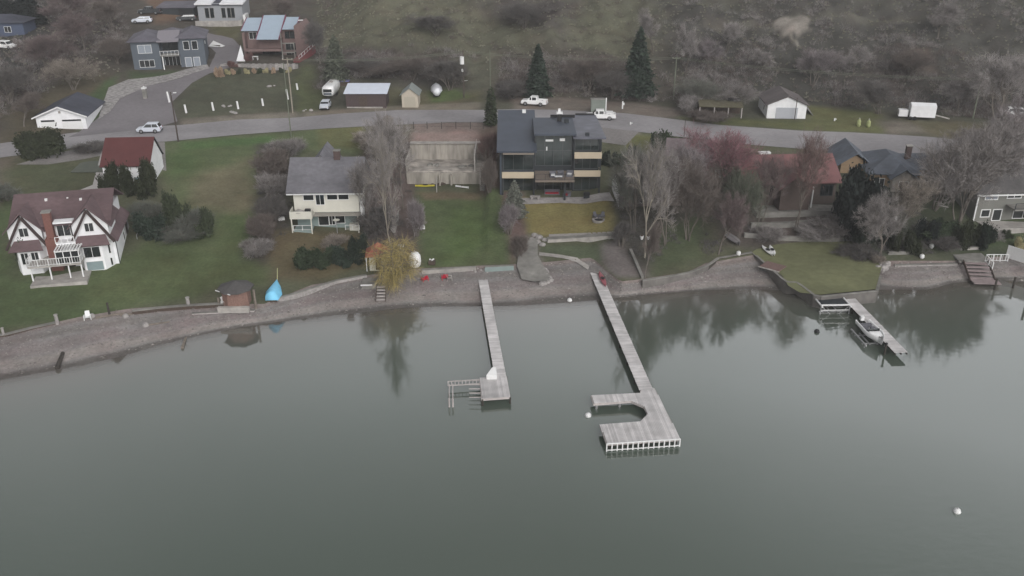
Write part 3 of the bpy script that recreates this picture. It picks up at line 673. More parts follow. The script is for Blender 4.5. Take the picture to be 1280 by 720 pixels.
MB_ = MB(); [MB_.box(5.0+.35*i,5.15+.35*i,-3.6,-1.5,3.78,3.9) for i in range(9)]; MB_.box(5.0,8,-3.58,-3.48,3.7,3.8).box(5.0,8,-1.62,-1.52,3.7,3.8); MB_.build('slatted_canopy',M_trim,T)
part(T,'deck',M_conc,(1.6,7.9,-3.6,-.02,1.8,2.0)); railing(T,[(1.6,-1.3,2.0),(1.6,-3.55,2.0),(7.85,-3.55,2.0),(7.85,-.1,2.0)],.9,M_trim,post=1.3,balus=.3,th=.07)
for x in (1.8,4.0,6.2,7.7): part(T,'post',M_trim,(x,x+.15,-3.5,-3.35,-.8,1.8))
part(T,'patio_slab',M_conc,(1.8,8.4,-5.0,-.05,-.9,.05)); win(T,'f',5.0,.0,.9,2.6,1.5,M_trim,M_glass,mull=2)
win(T,'r',5.2,11.0,5.4,1.4,.9,M_trim,M_glass); win(T,'r',6.0,11.6,1.7,1.0,1.2,M_trim,M_glass,mull=0); win(T,'r',8.6,11.6,2.0,1.1,1.5,M_brn2,M_glass,mull=0)
part(T,'downpipe',M_black,(11.62,11.7,-.05,.03,-.8,3.3))
part(T,'roof_vent',M_trim,(3.4,3.7,3.6,3.9,7.9,8.5)); part(T,'roof_vent',M_trim,(7.6,7.9,3.3,3.6,7.8,8.3)); part(T,'roof_vent',M_trim,(6.0,6.2,3.8,4.0,8.0,8.4))
part(T,'side_porch',M_conc_d,(11.65,13.2,6.5,10.2,-1,.5)); railing(T,[(13.1,6.6,.5),(13.1,10.1,.5)],.9,M_galv)

# ------------------------------------------------------------------ red roofed barn
M_redroof = mat('dark_red_metal_roof', A(88,52,52,.9), var=.10, scale=.9, var2=.08, rough=.6)
T = thing('red_roof_barn', 'white barn with a dark red roof behind three rounded cedars', 'barn', (-63.2,131.0,4.9), R(5))
mb = MB().extr_x([(0,-1),(7,-1),(7,3.95),(4.2,7.2),(0,4.3)], 0.15, 7.2); mb.build('wall', M_white, T)
MB().slab([(-.1,-.45,4.2),(7.4,-.45,4.2),(7.4,4.2,7.55),(-.1,4.2,7.55)],.15).build('roof', M_redroof, T, 'dark red front slope')
MB().slab([(-.1,4.2,7.55),(7.4,4.2,7.55),(7.4,7.4,3.9),(-.1,7.4,3.9)],.15).build('roof', M_black, T, 'dark rear slope')
part(T,'door',M_trim,(2.2,3.4,-.06,0,-.2,2.6)); win(T,'f',5.2,0,1.6,1.2,1.4,M_trim,mat('bluish_pane',A(100,114,120,.8),var=.1),mull=0); win(T,'f',1.2,0,3.4,.8,.7,M_trim,M_glass,mull=0)
# ------------------------------------------------------------------ low greenhouse shed with green roof
T = thing('low_shed', 'low shed with flat grey green roof beside the barn', 'shed', (-70.0,135.6,5.6), R(3))
part(T,'wall',M_conc,(0,6.6,0,5,-1,1.1)); MB().slab([(-.3,-.3,1.25),(6.9,-.3,1.25),(6.9,5.2,1.6),(-.3,5.2,1.6)],.12).build('roof',mat('grey_green_roof',A(84,88,80),var=.15,scale=1),T)
part(T,'cold_frame',M_trim,(-.3,4.5,-1.3,-1.2,-.8,.6),(-.3,-.2,-1.2,0,-.8,.6),(4.4,4.5,-1.2,0,-.8,.6)); win(T,'f',3.6,0,.6,1.2,.6,M_trim,M_glass)

# ------------------------------------------------------------------ white double garage by the road, left
M_shd = shingles('dark_blue_grey_shingles', A(64,66,76))
T = thing('double_garage', 'white double garage with dark roof at the bend of the road', 'garage', (-85.0,155.6,8.2), R(8))
mb = MB(); gable_wall(mb, 0,8.4, 0,11, -1, 2.4, 4.1, 'y'); mb.build('wall', M_white, T)
gable_roof(T, M_shd, 0,8.4, 0,11, 2.45, 4.2, 'y', ov=.5, t=.16); MB().bar((-.5,-.55,2.3),(4.2,-.55,4.2),.1,.22).bar((8.9,-.55,2.3),(4.2,-.555,4.2),.1,.22).build('bargeboard',M_trim,T)
for a, b in ((.7,3.2),(4.3,7.7)):
    d = part(T,'garage_door',M_trim,(a,b,-.06,0,0,1.9)); part(d,'door_window',M_glass,(a+.1,b-.1,-.09,-.061,1.55,1.85))
part(T,'vent',M_conc,(4.0,4.4,-.04,0,3.0,3.4))

# ------------------------------------------------------------------ blue grey house up the drive
M_bg = mat('blue_grey_siding', A(72,78,85,.66), var=.07, scale=1.2); M_rfp = shingles('mauve_grey_shingles', A(92,90,98)); M_wstrip = mat('light_grey_membrane',A(126,122,128),var=.06)
T = thing('grey_house', 'blue grey two storey house with hipped roof above the rubble bank', 'house', (-80.0,189.2,12.2), R(14))
part(T,'wall',M_bg,(0,5.6,0,10,-1.5,6.0),(9.4,14.6,.8,10.5,-1.5,6.2),(5.6,9.4,2.6,10,-1.5,6.0))
hip_roof(T, M_rfp, 0,5.8, 0,10.5, 6.0, 7.6, ov=.6); hip_roof(T, M_rfp, 9.2,14.7, .8,11, 6.2, 7.9, ov=.5); hip_roof(T, M_rfp, 4,12, 3,10.5, 6.15, 7.8, ov=.4)
MB().slab([(5.3,-.9,6.1),(9.7,-.9,6.1),(9.7,5,7.5),(5.3,5,7.5)],.25).build('porch_roof',M_wstrip,T)
bal = part(T,'balcony',M_conc_d,(5.65,9.35,-.5,2.55,2.9,3.1)); railing(bal,[(5.65,-.45,3.1),(9.35,-.45,3.1)],.9,M_trim,post=.7,th=.06)
win(T,'f',7.5,2.6,4.6,3.0,2.0,M_black,M_glass,mull=2); win(T,'f',7.6,2.6,1.3,3.0,2.1,M_trim,M_glass,mull=3)
win(T,'f',2.7,0,4.5,2.6,1.6,M_trim,mat('blind_behind_glass',A(118,124,132,.7),var=.05),mull=1); win(T,'f',2.7,0,1.5,2.9,1.4,M_trim,M_glass,mull=2)
for x in (11.0,12.7): win(T,'f',x,.8,4.8,1.1,1.7,M_trim,M_glass,mull=0); win(T,'f',x,.8,1.3,1.2,1.9,M_trim,MATS['blind_behind_glass'],mull=0,name='shutter_window')
part(T,'post',M_trim,(5.9,6.1,-.4,-.2,-1,2.9)); part(T,'plinth',M_conc,(-.1,5.2,-.25,-.02,-1.5,.1),(9.4,14.8,-1.5,.75,-1.5,.1)); part(T,'side_vent',M_trim,(14.6,14.7,3.5,4.1,4.6,5.2))
# ------------------------------------------------------------------ brick house with blue metal roofs
M_brk = mat('red_brown_cladding', A(98,82,80,.66), var=.12, scale=2); M_blue = mat('pale_blue_metal_roof', A(152,166,180), var=.05, scale=.8, rough=.5); M_mag = mat('magenta_fascia', A(112,66,84,.8), var=.05)
T = thing('brick_house', 'red brown house with three pale blue metal roofs and a red side stair', 'house', (-59.6,200.2,12.2), R(3))
part(T,'wall',M_brk,(0,11.4,2.2,9,-1.5,6.6),(0,.5,0,2.2,-1.5,6.2),(3.3,8.4,.6,2.2,2.6,5.0), label='red brown wall')
mb = MB().extr_y([(11.4,-1.5),(14.4,-1.5),(14.4,6.2),(12.9,8.2),(11.4,7.6)], .4, 8.5); mb.build('side_wing', M_brk, T)
for a, b, y0, z0, y1, z1 in ((-.3,3.4,1.0,6.6,8,8.4),(3.5,8.3,-2.2,5.2,8.2,8.9),(8.6,11.5,1.4,6.8,8,8.5)):
    r = MB().slab([(a,y0,z0),(b,y0,z0),(b,y1,z1),(a,y1,z1)],.14).build('roof', M_blue, T)
    MB().bar((b+.08,y0,z0),(b+.08,y1,z1),.14,.3).bar((a-.08,y0,z0),(a-.08,y1,z1),.14,.3).build('fascia', M_mag, r)
win(T,'f',1.9,2.2,5.3,1.6,1.4,M_trim,M_glass); win(T,'f',5.8,2.2,1.6,4.2,2.3,M_black,M_glass,mull=2); win(T,'f',10.0,2.2,5.4,2.2,1.6,M_brk,M_glass); win(T,'f',10.0,2.2,2.9,2.2,1.5,M_conc_d,M_glass,mull=1); win(T,'f',10.0,2.2,.9,2.2,1.5,M_conc_d,M_glass,mull=1)
part(T,'balcony',M_brk,(.4,8.4,-1.2,.5,2.4,2.9)); part(T,'post',M_conc_d,(8.5,8.7,-1.1,-.9,-1,6.4)); part(T,'post',M_conc_d,(11.2,11.4,-1.1,-.9,-1,4)); part(T,'porch_beam',M_conc_d,(8.5,11.4,-1.15,-.85,4.0,4.2),(8.5,11.4,-1.15,-.85,2.0,2.15))
part(T,'skylight',M_trim,(11.8,12.8,4.4,5.0,8.15,8.3))
T2 = thing('garden_stair','red painted stair descending beside the brick house','stair',(-46.0,199.5,E(-46,199)), R(-28)); mb = MB()
for i in range(14): mb.box(-.8,.8,-3+.42*i,-2.6+.42*i,-1,.2+.16*i)
mb.build('steps',mat('red_brown_paint',A(116,66,68,.9),var=.1),T2); railing(T2,[(.9,-3,.3),(.9,2.8,2.6)],.8,M_trim,post=1)
T = thing('terrace_wall','low stone terrace wall below the brick house','wall',(-63,193.5,E(-60,193))); part(T,'stonework',M_stone,*[(i*.62,i*.62+.58,-.3+.03*(i%3),.3,-.8,.55+.08*(i%2)) for i in range(27)])
T = thing('patio_table','pair of white chairs and a table under the blue roof','table',(-56.5,197.6,E(-56,198)+.1)); part(T,'table_top',M_trim,(-.6,.6,-.4,.4,.7,.78)); [part(T,'leg',M_trim,(sx*.5-.04,sx*.5+.04,sy*.3-.04,sy*.3+.04,0,.7)) for sx in(-1,1) for sy in(-1,1)]
# ------------------------------------------------------------------ white roofed house at the very top
T = thing('upper_house', 'grey house with white fascia and tall dark windows highest up the drive', 'house', (-77.6,226.5,17.6), R(4))
part(T,'wall',mat('light_grey_siding',A(120,122,126,.62),var=.06),(0,10.8,0,9,-2,3.8)); MB().slab([(-.5,-.8,3.9),(3.6,-.8,3.9),(3.6,9.5,5.0),(-.5,9.5,5.0)],.3).build('roof',M_white,T); MB().slab([(3.6,-.2,3.7),(5.6,-.2,3.7),(5.6,9.5,4.6),(3.6,9.5,4.6)],.3).build('roof',M_shd,T); MB().slab([(5.6,-.8,3.9),(11.3,-.8,3.9),(11.3,9.5,5.0),(5.6,9.5,5.0)],.3).build('roof',M_white,T)
for x in (2.2,3.4,6.2,7.6,8.4): win(T,'f',x,0,1.6,.9,2.3,M_conc_d,M_glass,mull=0)
part(T,'side_stair',M_trim,(11.0,11.6,-1,3,-1,1.2)); part(T,'planter_wall',M_conc,(0,11,-3.8,-3.5,-3,.2),(10.8,11.1,-3.5,0,-3,.2))
T = thing('flat_garage', 'low garage with dark grey flat roof beside the highest house', 'garage', (-88.0,228,18), R(4)); part(T,'wall',M_darkwall,(0,8.8,0,7,-2.5,2.2)); MB().slab([(-.3,-.4,2.5),(9.2,-.4,2.5),(9.2,7.4,3.0),(-.3,7.4,3.0)],.3).build('roof',M_rfp,T); part(T,'garage_door',M_black,(5,8.3,-.06,0,-.5,1.9))
T = thing('far_blue_house', 'low blue house half hidden among dark trees in the far corner', 'house', tuple(G(-8,46)), R(5)); part(T,'wall',mat('blue_siding',A(64,72,90,.7),var=.1),(-3,7,0,7,-1,3)); hip_roof(T,M_shd,-3,7,0,7,3,4.6); win(T,'f',3.5,0,1.6,1.4,1.2,M_trim,M_glass)

# ------------------------------------------------------------------ sheds and garages by the road
M_rust = mat('dark_weathered_boards', A(70,60,60,.8), var=.2, scale=1.2, stretch=(6,1,1)); M_metal = mat('pale_metal_roofing', A(196,202,214,.85), var=.05, scale=1, rough=.45)
T = thing('open_shed', 'long brown board shed with a pale metal lean-to roof', 'shed', (-32.8,173.6,8.2), 0)
part(T,'wall',M_rust,(0,7.9,.0,4.6,-.4,2.6)); MB().slab([(-.3,-.5,2.85),(8.3,-.5,2.85),(8.3,5.2,3.7),(-.3,5.2,3.7)],.12).build('roof',M_metal,T); part(T,'door',M_wood_d,(2.6,4.2,-.06,0,-.2,2.1)); part(T,'sill_board',M_conc,(0.2,7.2,-.35,-.1,-.3,.12))
T = thing('garden_shed', 'small beige shed with a grey green gabled roof facing the road', 'shed', (-21.8,174.0,8.2), 0)
mb = MB(); gable_wall(mb, 0,3.2, 0,4.6, -.5, 2.4, 3.6,'y'); mb.build('wall', mat('beige_siding',A(158,150,138,.7),var=.05), T); gable_roof(T, mat('grey_green_metal',A(126,132,130),var=.06,rough=.5), 0,3.2, 0,4.6, 2.45, 3.7,'y',ov=.35,t=.1); part(T,'door',mat('beige_door',A(148,142,130,.7),var=.03),(.5,2.7,-.05,0,0,2.0))
T = thing('white_garage', 'white single garage with grey roof between the verge and the hillside', 'garage', (48.0,164.6,8.1), R(-4))
mb = MB(); gable_wall(mb, 0,7.2, 0,8.6, -.5, 2.7, 4.2,'y'); mb.build('wall', M_white, T); gable_roof(T, shingles('grey_brown_shingles',A(92,86,86)), 0,7.2, 0,8.6, 2.75, 4.3,'y',ov=.4,t=.15)
part(T,'garage_door',mat('pale_grey_door',A(150,152,158,.7),var=.03),(1.6,5.6,-.06,0,0,2.2)); win(T,'l',3,0,1.5,.9,.9,M_trim,M_glass,mull=0)
T = thing('tarp_lean_to', 'grey tarpaulin lean-to against the white garage', 'shelter', (55.2,167.5,8.1), R(-4)); MB().slab([(0,0,2.6),(.2,5,3.0),(2.9,4.6,.1),(2.4,-1.2,.1)],.1).build('tarpaulin',mat('grey_tarp',A(118,116,114),var=.15),T); part(T,'post',M_wood_d,(0,.1,0,.1,-.2,2.5)); part(T,'post',M_wood_d,(.15,.25,4.7,4.8,-.2,2.9))
T = thing('utility_kiosk', 'grey green concrete kiosk with one pale post behind the white pickup', 'kiosk', (G(737,136).x,169.5,8.1)); part(T,'body',mat('grey_green_render',A(112,118,112,.75),var=.15,scale=.8),(0,2.9,0,1.2,0,2.5)); part(T,'post',M_trim,(2.75,2.95,-.08,.12,0,2.9)); part(T,'roof_slab',M_conc_d,(-.1,2.7,-.1,1.3,2.5,2.62))
T = thing('log_shelter', 'low open shelter with mossy roof behind the pink tree', 'shelter', (G(872,146).x,165.5,8.0),R(-6)); MB().slab([(0,0,2.3),(8.2,0,2.3),(8.2,3.6,2.8),(0,3.6,2.8)],.15).build('roof',mat('mossy_roof',A(88,84,68),var=.3,scale=1.5),T)
for x in (.1,2.8,5.4,7.9): part(T,'post',M_wood_e,(x,x+.16,0.05,.2,-.3,2.2))
part(T,'rear_wall',M_wood_d,(.1,8.1,3.3,3.45,-.3,2.6)); part(T,'dark_hatch',M_black,(5.6,8.0,3.0,3.3,2.7,3.3))
# ------------------------------------------------------------------ small white house east of the modern one; walls coloured grey for shade
T = thing('small_cottage', 'low cottage with grey brown roof, white gable end and front wall greyed as shade beside the modern house', 'house', (16.2,126.5,4.0), R(4))
mb = MB(); gable_wall(mb, 0,9.5, 0,6.2, -1, 2.3, 4.2,'x'); mb.build('wall', mat('shade_grey_boards',A(96,90,86,.65),var=.1), T); mb = MB(); mb.extr_x([(0.02,-1),(6.18,-1),(6.18,2.3),(3.1,4.2),(.02,2.3)],-.06,-.003); mb.build('gable_end', M_white, T); gable_roof(T, shingles('grey_brown_roof',A(98,92,90)), 0.1,9.6, 0,6.2, 2.35, 4.3,'x',ov=.25,t=.15); win(T,'f',3,0,1.2,1.4,1.0,M_trim,M_glass); win(T,'l',2.6,0,1.3,.9,.9,M_trim,M_glass,mull=0)
T = thing('brown_roof_house', 'house with a mauve brown roof mostly hidden by bare trees', 'house', (24.8,136.5,5.0), R(-12))
mb = MB(); gable_wall(mb, 0,10.5, 0,9, -1, 3.2, 5.6,'x'); mb.build('wall', mat('taupe_siding',A(110,102,98,.65),var=.08), T); gable_roof(T, shingles('mauve_brown_shingles',A(112,102,104)), 0,10.5, 0,9, 3.25, 5.7,'x',ov=.5); [win(T,'f',x,0,1.8,1.3,1.2,M_trim,M_glass) for x in (2,5.2,8.4)]
# ------------------------------------------------------------------ red roofed house
M_red2 = mat('weathered_red_roof', A(118,84,84), var=.12, scale=.8, rough=.7)
T = thing('red_roof_house', 'long house with a weathered red roof and dark windows behind purple bare trees', 'house', (35.3,127.2,3.9), R(4))
part(T,'wall',mat('charcoal_wood_siding',A(76,68,64,.75),var=.15),(0,14,0,9,-1.2,3.9)); gable_roof(T, M_red2, 0,14, -.2,9, 3.95, 6.6,'x',ov=.6)
for x, w_, mu in ((1.6,2.0,2),(4.6,1.6,1),(8.5,2.4,2),(12.6,1.8,2)): win(T,'f',x,0,2.3,w_,1.6,M_trim if x<2 else M_darkwall,M_glass,mull=mu)
part(T,'post',M_trim,(6.3,6.5,-1.5,-1.3,-1,3.4)); part(T,'post',M_trim,(9.8,9.95,-1.5,-1.3,-1,3.4)); part(T,'white_hatch',M_trim,(3.2,5.0,4.7,5.6,6.75,7.0)); part(T,'deck',M_conc_d,(1,13.5,-3.2,0,-1.4,.1)); part(T,'fascia',M_trim,(-.2,1.4,-1.0,-.85,3.3,3.5))
mb = MB(); gable_wall(mb, 4.5,9, -2.6,4, .2, 3.4, 5.2,'y'); mb.build('porch_gable',mat('brown_boards',A(80,70,66,.8),var=.1),T); gable_roof(T, M_red2, 4.5,9, -2.4,4.4, 3.6, 5.4,'y',ov=.4,name='porch_roof')
# ------------------------------------------------------------------ orange wood house with blue grey roofs
M_slate = shingles('slate_blue_shingles', A(92,97,106)); M_orange = mat('orange_cedar_siding', A(134,114,92,.7), var=.12, scale=1, stretch=(1,1,4))
T = thing('cedar_house', 'orange cedar house under several slate blue hipped roofs', 'house', (52.0,132.0,4.8), R(-7))
part(T,'wall',M_orange,(0,4.6,4,11,-1.5,3.2),(3.6,10.4,0,10,-1.5,3.0),(10.4,16.4,3.2,10,-1.5,3.0))
hip_roof(T, M_slate, 3.6,10.6, 0,10, 3.0, 5.2, ov=.7)
mb = MB(); gable_wall(mb, -.2,4.4, 3.9,9.5, 3.2, 3.3, 4.6,'y'); mb.build('gable',M_orange,T); gable_roof(T, M_slate, -.2,4.4, 3.9,12, 3.35, 5.0,'y',ov=.6)
hip_roof(T, M_slate, 9.6,16.6, 3.0,10.4, 3.05, 4.6, ov=.6)
mb = MB(); gable_wall(mb, 6.6,10.0, -1.4,3, -1, 2.8, 3.9,'y'); mb.build('front_gable',M_conc,T); gable_roof(T, M_slate, 6.6,10, -1.4,5, 2.9, 4.1,'y',ov=.5,name='gable_roof')
win(T,'f',2.2,4,1.7,1.6,1.6,M_trim,M_glass); win(T,'f',5.1,0,1.5,1.4,1.4,M_trim,M_glass); win(T,'f',8.3,-1.4,1.5,1.3,1.5,M_trim,M_glass); c_=part(T,'chimney',M_brick_d,(10.2,11.0,6.0,6.8,3.6,5.8)); part(c_,'cap',M_conc,(10.1,11.1,5.9,6.9,5.8,5.95))
# ------------------------------------------------------------------ grey house at the right edge
M_gry = mat('grey_lap_siding', A(98,98,94,.66), var=.06, scale=1.2, stretch=(1,1,8))
T = thing('shore_house', 'grey sided house with white trimmed windows and corner boards behind bare trees', 'house', (67.6,121.6,3.9), R(4))
mb = MB(); gable_wall(mb, 0,12, 0,8, -1.5, 4.2, 6.6,'x'); mb.build('wall', M_gry, T); gable_roof(T, shingles('charcoal_shingles',A(84,82,82)), 0,12, 0,8, 4.25, 6.7,'x',ov=.5)
part(T,'corner_board',M_trim,(-.06,.12,-.06,.12,-1,4.2)); win(T,'f',2.0,0,3.6,1.8,1.1,M_trim,MATS['blind_behind_glass'],bar=.1); win(T,'f',1.6,0,.9,1.2,1.0,M_trim,M_glass,bar=.12,mull=0); win(T,'f',3.4,0,.6,1.2,1.6,M_trim,M_glass,bar=.12,mull=0); win(T,'f',5.4,0,3.7,2.0,1.0,M_trim,M_glass,bar=.1); win(T,'f',7.4,0,.9,3.0,1.7,M_trim,M_glass); part(T,'bargeboard',M_trim,(-.6,12.5,-.72,-.62,3.75,3.95))
part(T,'patio_slab',M_conc,(.5,10,-3.2,0,-1.5,-.3)); part(T,'balcony',M_conc_d,(4.4,10,-2.4,0,2.0,2.2)); railing(T,[(4.4,-2.3,2.2),(10,-2.3,2.2)],.9,M_darkwall)
# ------------------------------------------------------------------ concrete foundation terraces
T = thing('concrete_foundation', 'ruined concrete foundation with stepped walls and a narrow stair', 'ruin', (-17.2,133.0,3.0))
M_cw = mat('streaked_concrete', A(142,137,130,.8), var=.18, scale=1.3, stretch=(2,2,.4), var2=.3, scale2=.5, bump=.2)
part(T,'rear_wall',M_cw,(-.3,12.8,14.9,16.4,-1,5.0),(-.4,-.1,8,14.9,-1,4.2)); part(T,'rear_coping',M_conc,(-.3,12.9,14.6,15.5,5.0,5.15)); part(T,'floor_slab',mat('broken_floor_slab',A(150,144,138),var=.3,scale=.8,var2=.35,scale2=.4,bump=.3),(-.2,12.8,8.02,14.85,1.4,2.18)); part(T,'front_wall',M_cw,(-.3,12.9,7.6,8.7,-1,2.0),(5.2,5.4,6.6,7.6,-1,2.0),(7.0,7.3,6.9,7.6,-1,1.9)); part(T,'post',M_conc,(4.9,5.05,3.6,3.75,-1,2.6)); part(T,'side_wall',M_conc,(10.9,11.15,8,15.1,2.0,5.05),(11.9,12.1,5.2,8.2,-1,2.6))
st = MB(); [st.box(10.95+1.0,12.7,4.4+.36*i,4.75+.36*i,-.8,.35+.22*i) for i in range(10)]; st.build('stair',M_conc_d,T); part(T,'newel_block',M_conc,(12.3,13.0,8.3,9.0,-.5,2.9))
railing(T,[(11.1,8.2,2.2),(11.1,14.8,5.1)],.7,M_wood_e,post=2)
for x,y,z,l in ((-13.5,144.5,5.2,'grey rubble heap on the broken floor slab of the foundation'),(-8.0,143.4,5.2,'smaller rubble heap near the stair on the floor slab'),(-12.2,140.2,3.1,'dark debris at the foot of the concrete front wall')):
    T = thing('rubble_pile',l,'rubble',(x,y,z)); q_ = random.Random(int(x*10))
    for i in range(7):
        s_ = q_.uniform(.18,.5); MB().lathe([(.08,-.2),(s_,-.05),(s_*.9,s_*.35),(s_*.4,s_*.6),(.03,s_*.65)],6,(q_.uniform(-1.3,1.3),q_.uniform(-.6,.6),0)).build('rock',M_conc_d if 'dark' not in l else M_wood_d,T)
T = thing('yellow_tarp_hull','yellow tarpaulin shaped as a kayak hull at the foot of the concrete wall','kayak',(-14.4,139.4,3.0+.05),R(92));  # kayak hull shape stands in for a yellow tarpaulin
def kayak_hull(L, Wd, Hh, n=16, k=10):
    V = []; Fc = []
    for i in range(n+1):
        s = i/n*2-1; w_ = Wd/2*max(1-abs(s)**2.4,.02)**.8; h_ = Hh*(.55+.45*s*s)
        for j in range(k): a = 2*PI*j/k; V.append((w_*math.cos(a), s*L/2, Hh*.5+ (h_*.5)*math.sin(a)*(1 if math.sin(a)<0 else .8)))
    for i in range(n):
        for j in range(k): Fc.append((i*k+j,i*k+(j+1)%k,(i+1)*k+(j+1)%k,(i+1)*k+j))
    Fc += [tuple(range(k)), tuple(range(n*k+k-1,n*k-1,-1))]
    return V, Fc
def kayak(T, m, L=4.2, Wd=.7, Hh=.36):
    o = mesh_obj('hull', *kayak_hull(L,Wd,Hh), m, T, True); 
    MB().lathe([(.24,0),(.27,.05),(.2,.05)],16,(0,-.1,Hh*.88),1,1.7).build('cockpit_rim',M_black,T)
kayak(T, mat('yellow_plastic',A(190,178,60,.9),var=.08,rough=.4), 3.2,1.0)
T = thing('white_canoe','pale canoe leaning by dark clutter below the concrete wall','canoe',(-8.2,138.6,3.1),R(70)); mesh_obj('hull',*kayak_hull(2.4,.6,.4),M_trim,T,True); part(T,'thwart',M_wood_d,(-.25,.25,-.05,.05,.36,.42))
T = thing('road_fence','thin dark wire fence between the road and the empty concrete lot','fence',(0,0,0))
pts = [G(u,161) for u in (517,534,552,570,588,604)]
for p in pts: MB().bar(p, p+Vector((0,0,1.3)),.09).build('post',M_black,T)
mb = MB(); [mb.bar(a+Vector((0,0,h)),b+Vector((0,0,h)),.03) for a,b in zip(pts,pts[1:]) for h in (.5,.9,1.25)]; mb.build('wire',M_black,T)
# ------------------------------------------------------------------ docks
def clip_spans(poly, x):
    ys = []
    n = len(poly)
    for i in range(n):
        (x0,y0),(x1,y1) = poly[i], poly[(i+1)%n]
        if (x0 > x) != (x1 > x): ys.append(y0+(x-x0)*(y1-y0)/(x1-x0))
    ys.sort(); return list(zip(ys[::2], ys[1::2]))
def walkway(T, a, b, w, z, name='walkway', plank=.15):
    a = Vector((a[0],a[1],z)); b = Vector((b[0],b[1],z)); d = (b-a); L = d.length; d.normalize(); s = Vector((d.y,-d.x,0))
    mb = MB(); n = int(L/plank)
    for i in range(n):
        c = a+d*(i+.5)*plank; h = random.uniform(-.006,.006); o = random.uniform(-.02,.02)
        p = [c-s*(w/2+o)-d*(plank*.46), c+s*(w/2-o)-d*(plank*.46), c+s*(w/2-o)+d*(plank*.46), c-s*(w/2+o)+d*(plank*.46)]
        mb.hexa([q+Vector((0,0,h-.05)) for q in p],[q+Vector((0,0,h)) for q in p])
    mb.build(name, M_wood_g, T)
    st = MB()
    for k in (-1,0,1): st.bar(a+s*k*(w/2-.08)-Vector((0,0,.17)), b+s*k*(w/2-.08)-Vector((0,0,.17)), .08, .2)
    st.build('joists', M_pile, T)
    for i in range(1, int(L/4)+1):
        c = a+d*i*4
        if c.y > Ys(c.x)+.5: continue
        for k in (-1,1):
            q = c+s*k*(w/2-.15); MB().tube((q.x,q.y,-3),(q.x,q.y,z-.06),.09,n=8).build('piling', M_pile, T)
def platform(T, poly, z, dirv, name='platform', plank=.16):
    """planks parallel to dirv filling the polygon"""
    d = Vector((dirv[0],dirv[1],0)).normalized(); s = Vector((d.y,-d.x,0))
    loc = [(Vector((p[0],p[1],0)).dot(s), Vector((p[0],p[1],0)).dot(d)) for p in poly]
    x0 = min(p[0] for p in loc); x1 = max(p[0] for p in loc); mb = MB(); x = x0+plank/2
    while x < x1:
        for ya, yb in clip_spans(loc, x):
            h = random.uniform(-.006,.006); w = plank*.46
            p = [s*(x-w)+d*ya, s*(x+w)+d*ya, s*(x+w)+d*yb, s*(x-w)+d*yb]
            mb.hexa([q+Vector((0,0,z+h-.05)) for q in p],[q+Vector((0,0,z+h)) for q in p])
        x += plank
    mb.build(name, M_wood_g, T)
def rim(T, poly, z, m, name='rim_beam', h=.22, closed=True):
    mb = MB(); n = len(poly)
    for i in range(n if closed else n-1):
        a = poly[i]; b = poly[(i+1)%n]; mb.bar((a[0],a[1],z-.06-h/2),(b[0],b[1],z-.06-h/2),.08,h)
    mb.build(name, m, T)
T = thing('straight_dock', 'long straight weathered dock with a square end platform and ladder frame', 'dock')
z = .85
a = P(603,343,1.15); b = P(625.5,471,z); walkway(T, (a.x,a.y), (b.x,b.y), 1.22, z+.02)
pl = [P(u,v,z) for u,v in ((600,472),(633,470),(637.5,495.5),(602,498))]
dv = (b.x-a.x, b.y-a.y)
platform(T, [(p.x,p.y) for p in pl], z, dv); rim(T, [(p.x,p.y) for p in pl], z, M_wood_e)
for p in pl: MB().tube((p.x*.97+.0,p.y,-3),(p.x*.97,p.y,z-.1),.1).build('piling', M_pile, T)
fr = MB(); A1 = P(560,477,z-.1); A2 = P(600,474.5,z-.1); B1 = P(560,482,z-.1); B2 = P(600,479.5,z-.1)
fr.bar(A1,A2,.1).bar(B1,B2,.1)
for i in range(10): fr.bar(A1.lerp(A2,i/9),B1.lerp(B2,i/9),.09)
C1 = P(561.5,503,z-.3); C2 = P(566,503,z-.3); fr.bar(P(561.5,480,z-.1),C1,.09).bar(P(566,480,z-.1),C2,.12)
fr.build('finger_frame', M_wood_e, T)
for q in (C1,C2): MB().tube((q.x,q.y,-3),(q.x,q.y,z+.15),.09).build('piling', M_wood_e, T)
sl = MB()
for i in range(5):
    p = pl[0].lerp(pl[3], (i+.5)/5); sl.bar(p+Vector((.05,0,-.12)), p+Vector((-1.25,0,-.12)), .07)
sl.build('side_slats', M_wood_e, T)
T = thing('dock_locker', 'white wedge shaped locker standing on the straight dock', 'box', tuple(P(614.5,472,z)), R(3))
bevel(MB().hexa([(-.55,-.4,0),(.55,-.4,0),(.55,.45,0),(-.55,.45,0)],[(-.58,-.42,.55),(.55,-.42,.55),(.5,.5,1.0),(.1,.5,1.0)]).build('body', M_trim, T), .02)
part(T,'lid',mat('bright_white_lid',W(214,214,216),var=.02,rough=.4),(-.5,.5,-.47,-.43,.45,.53))
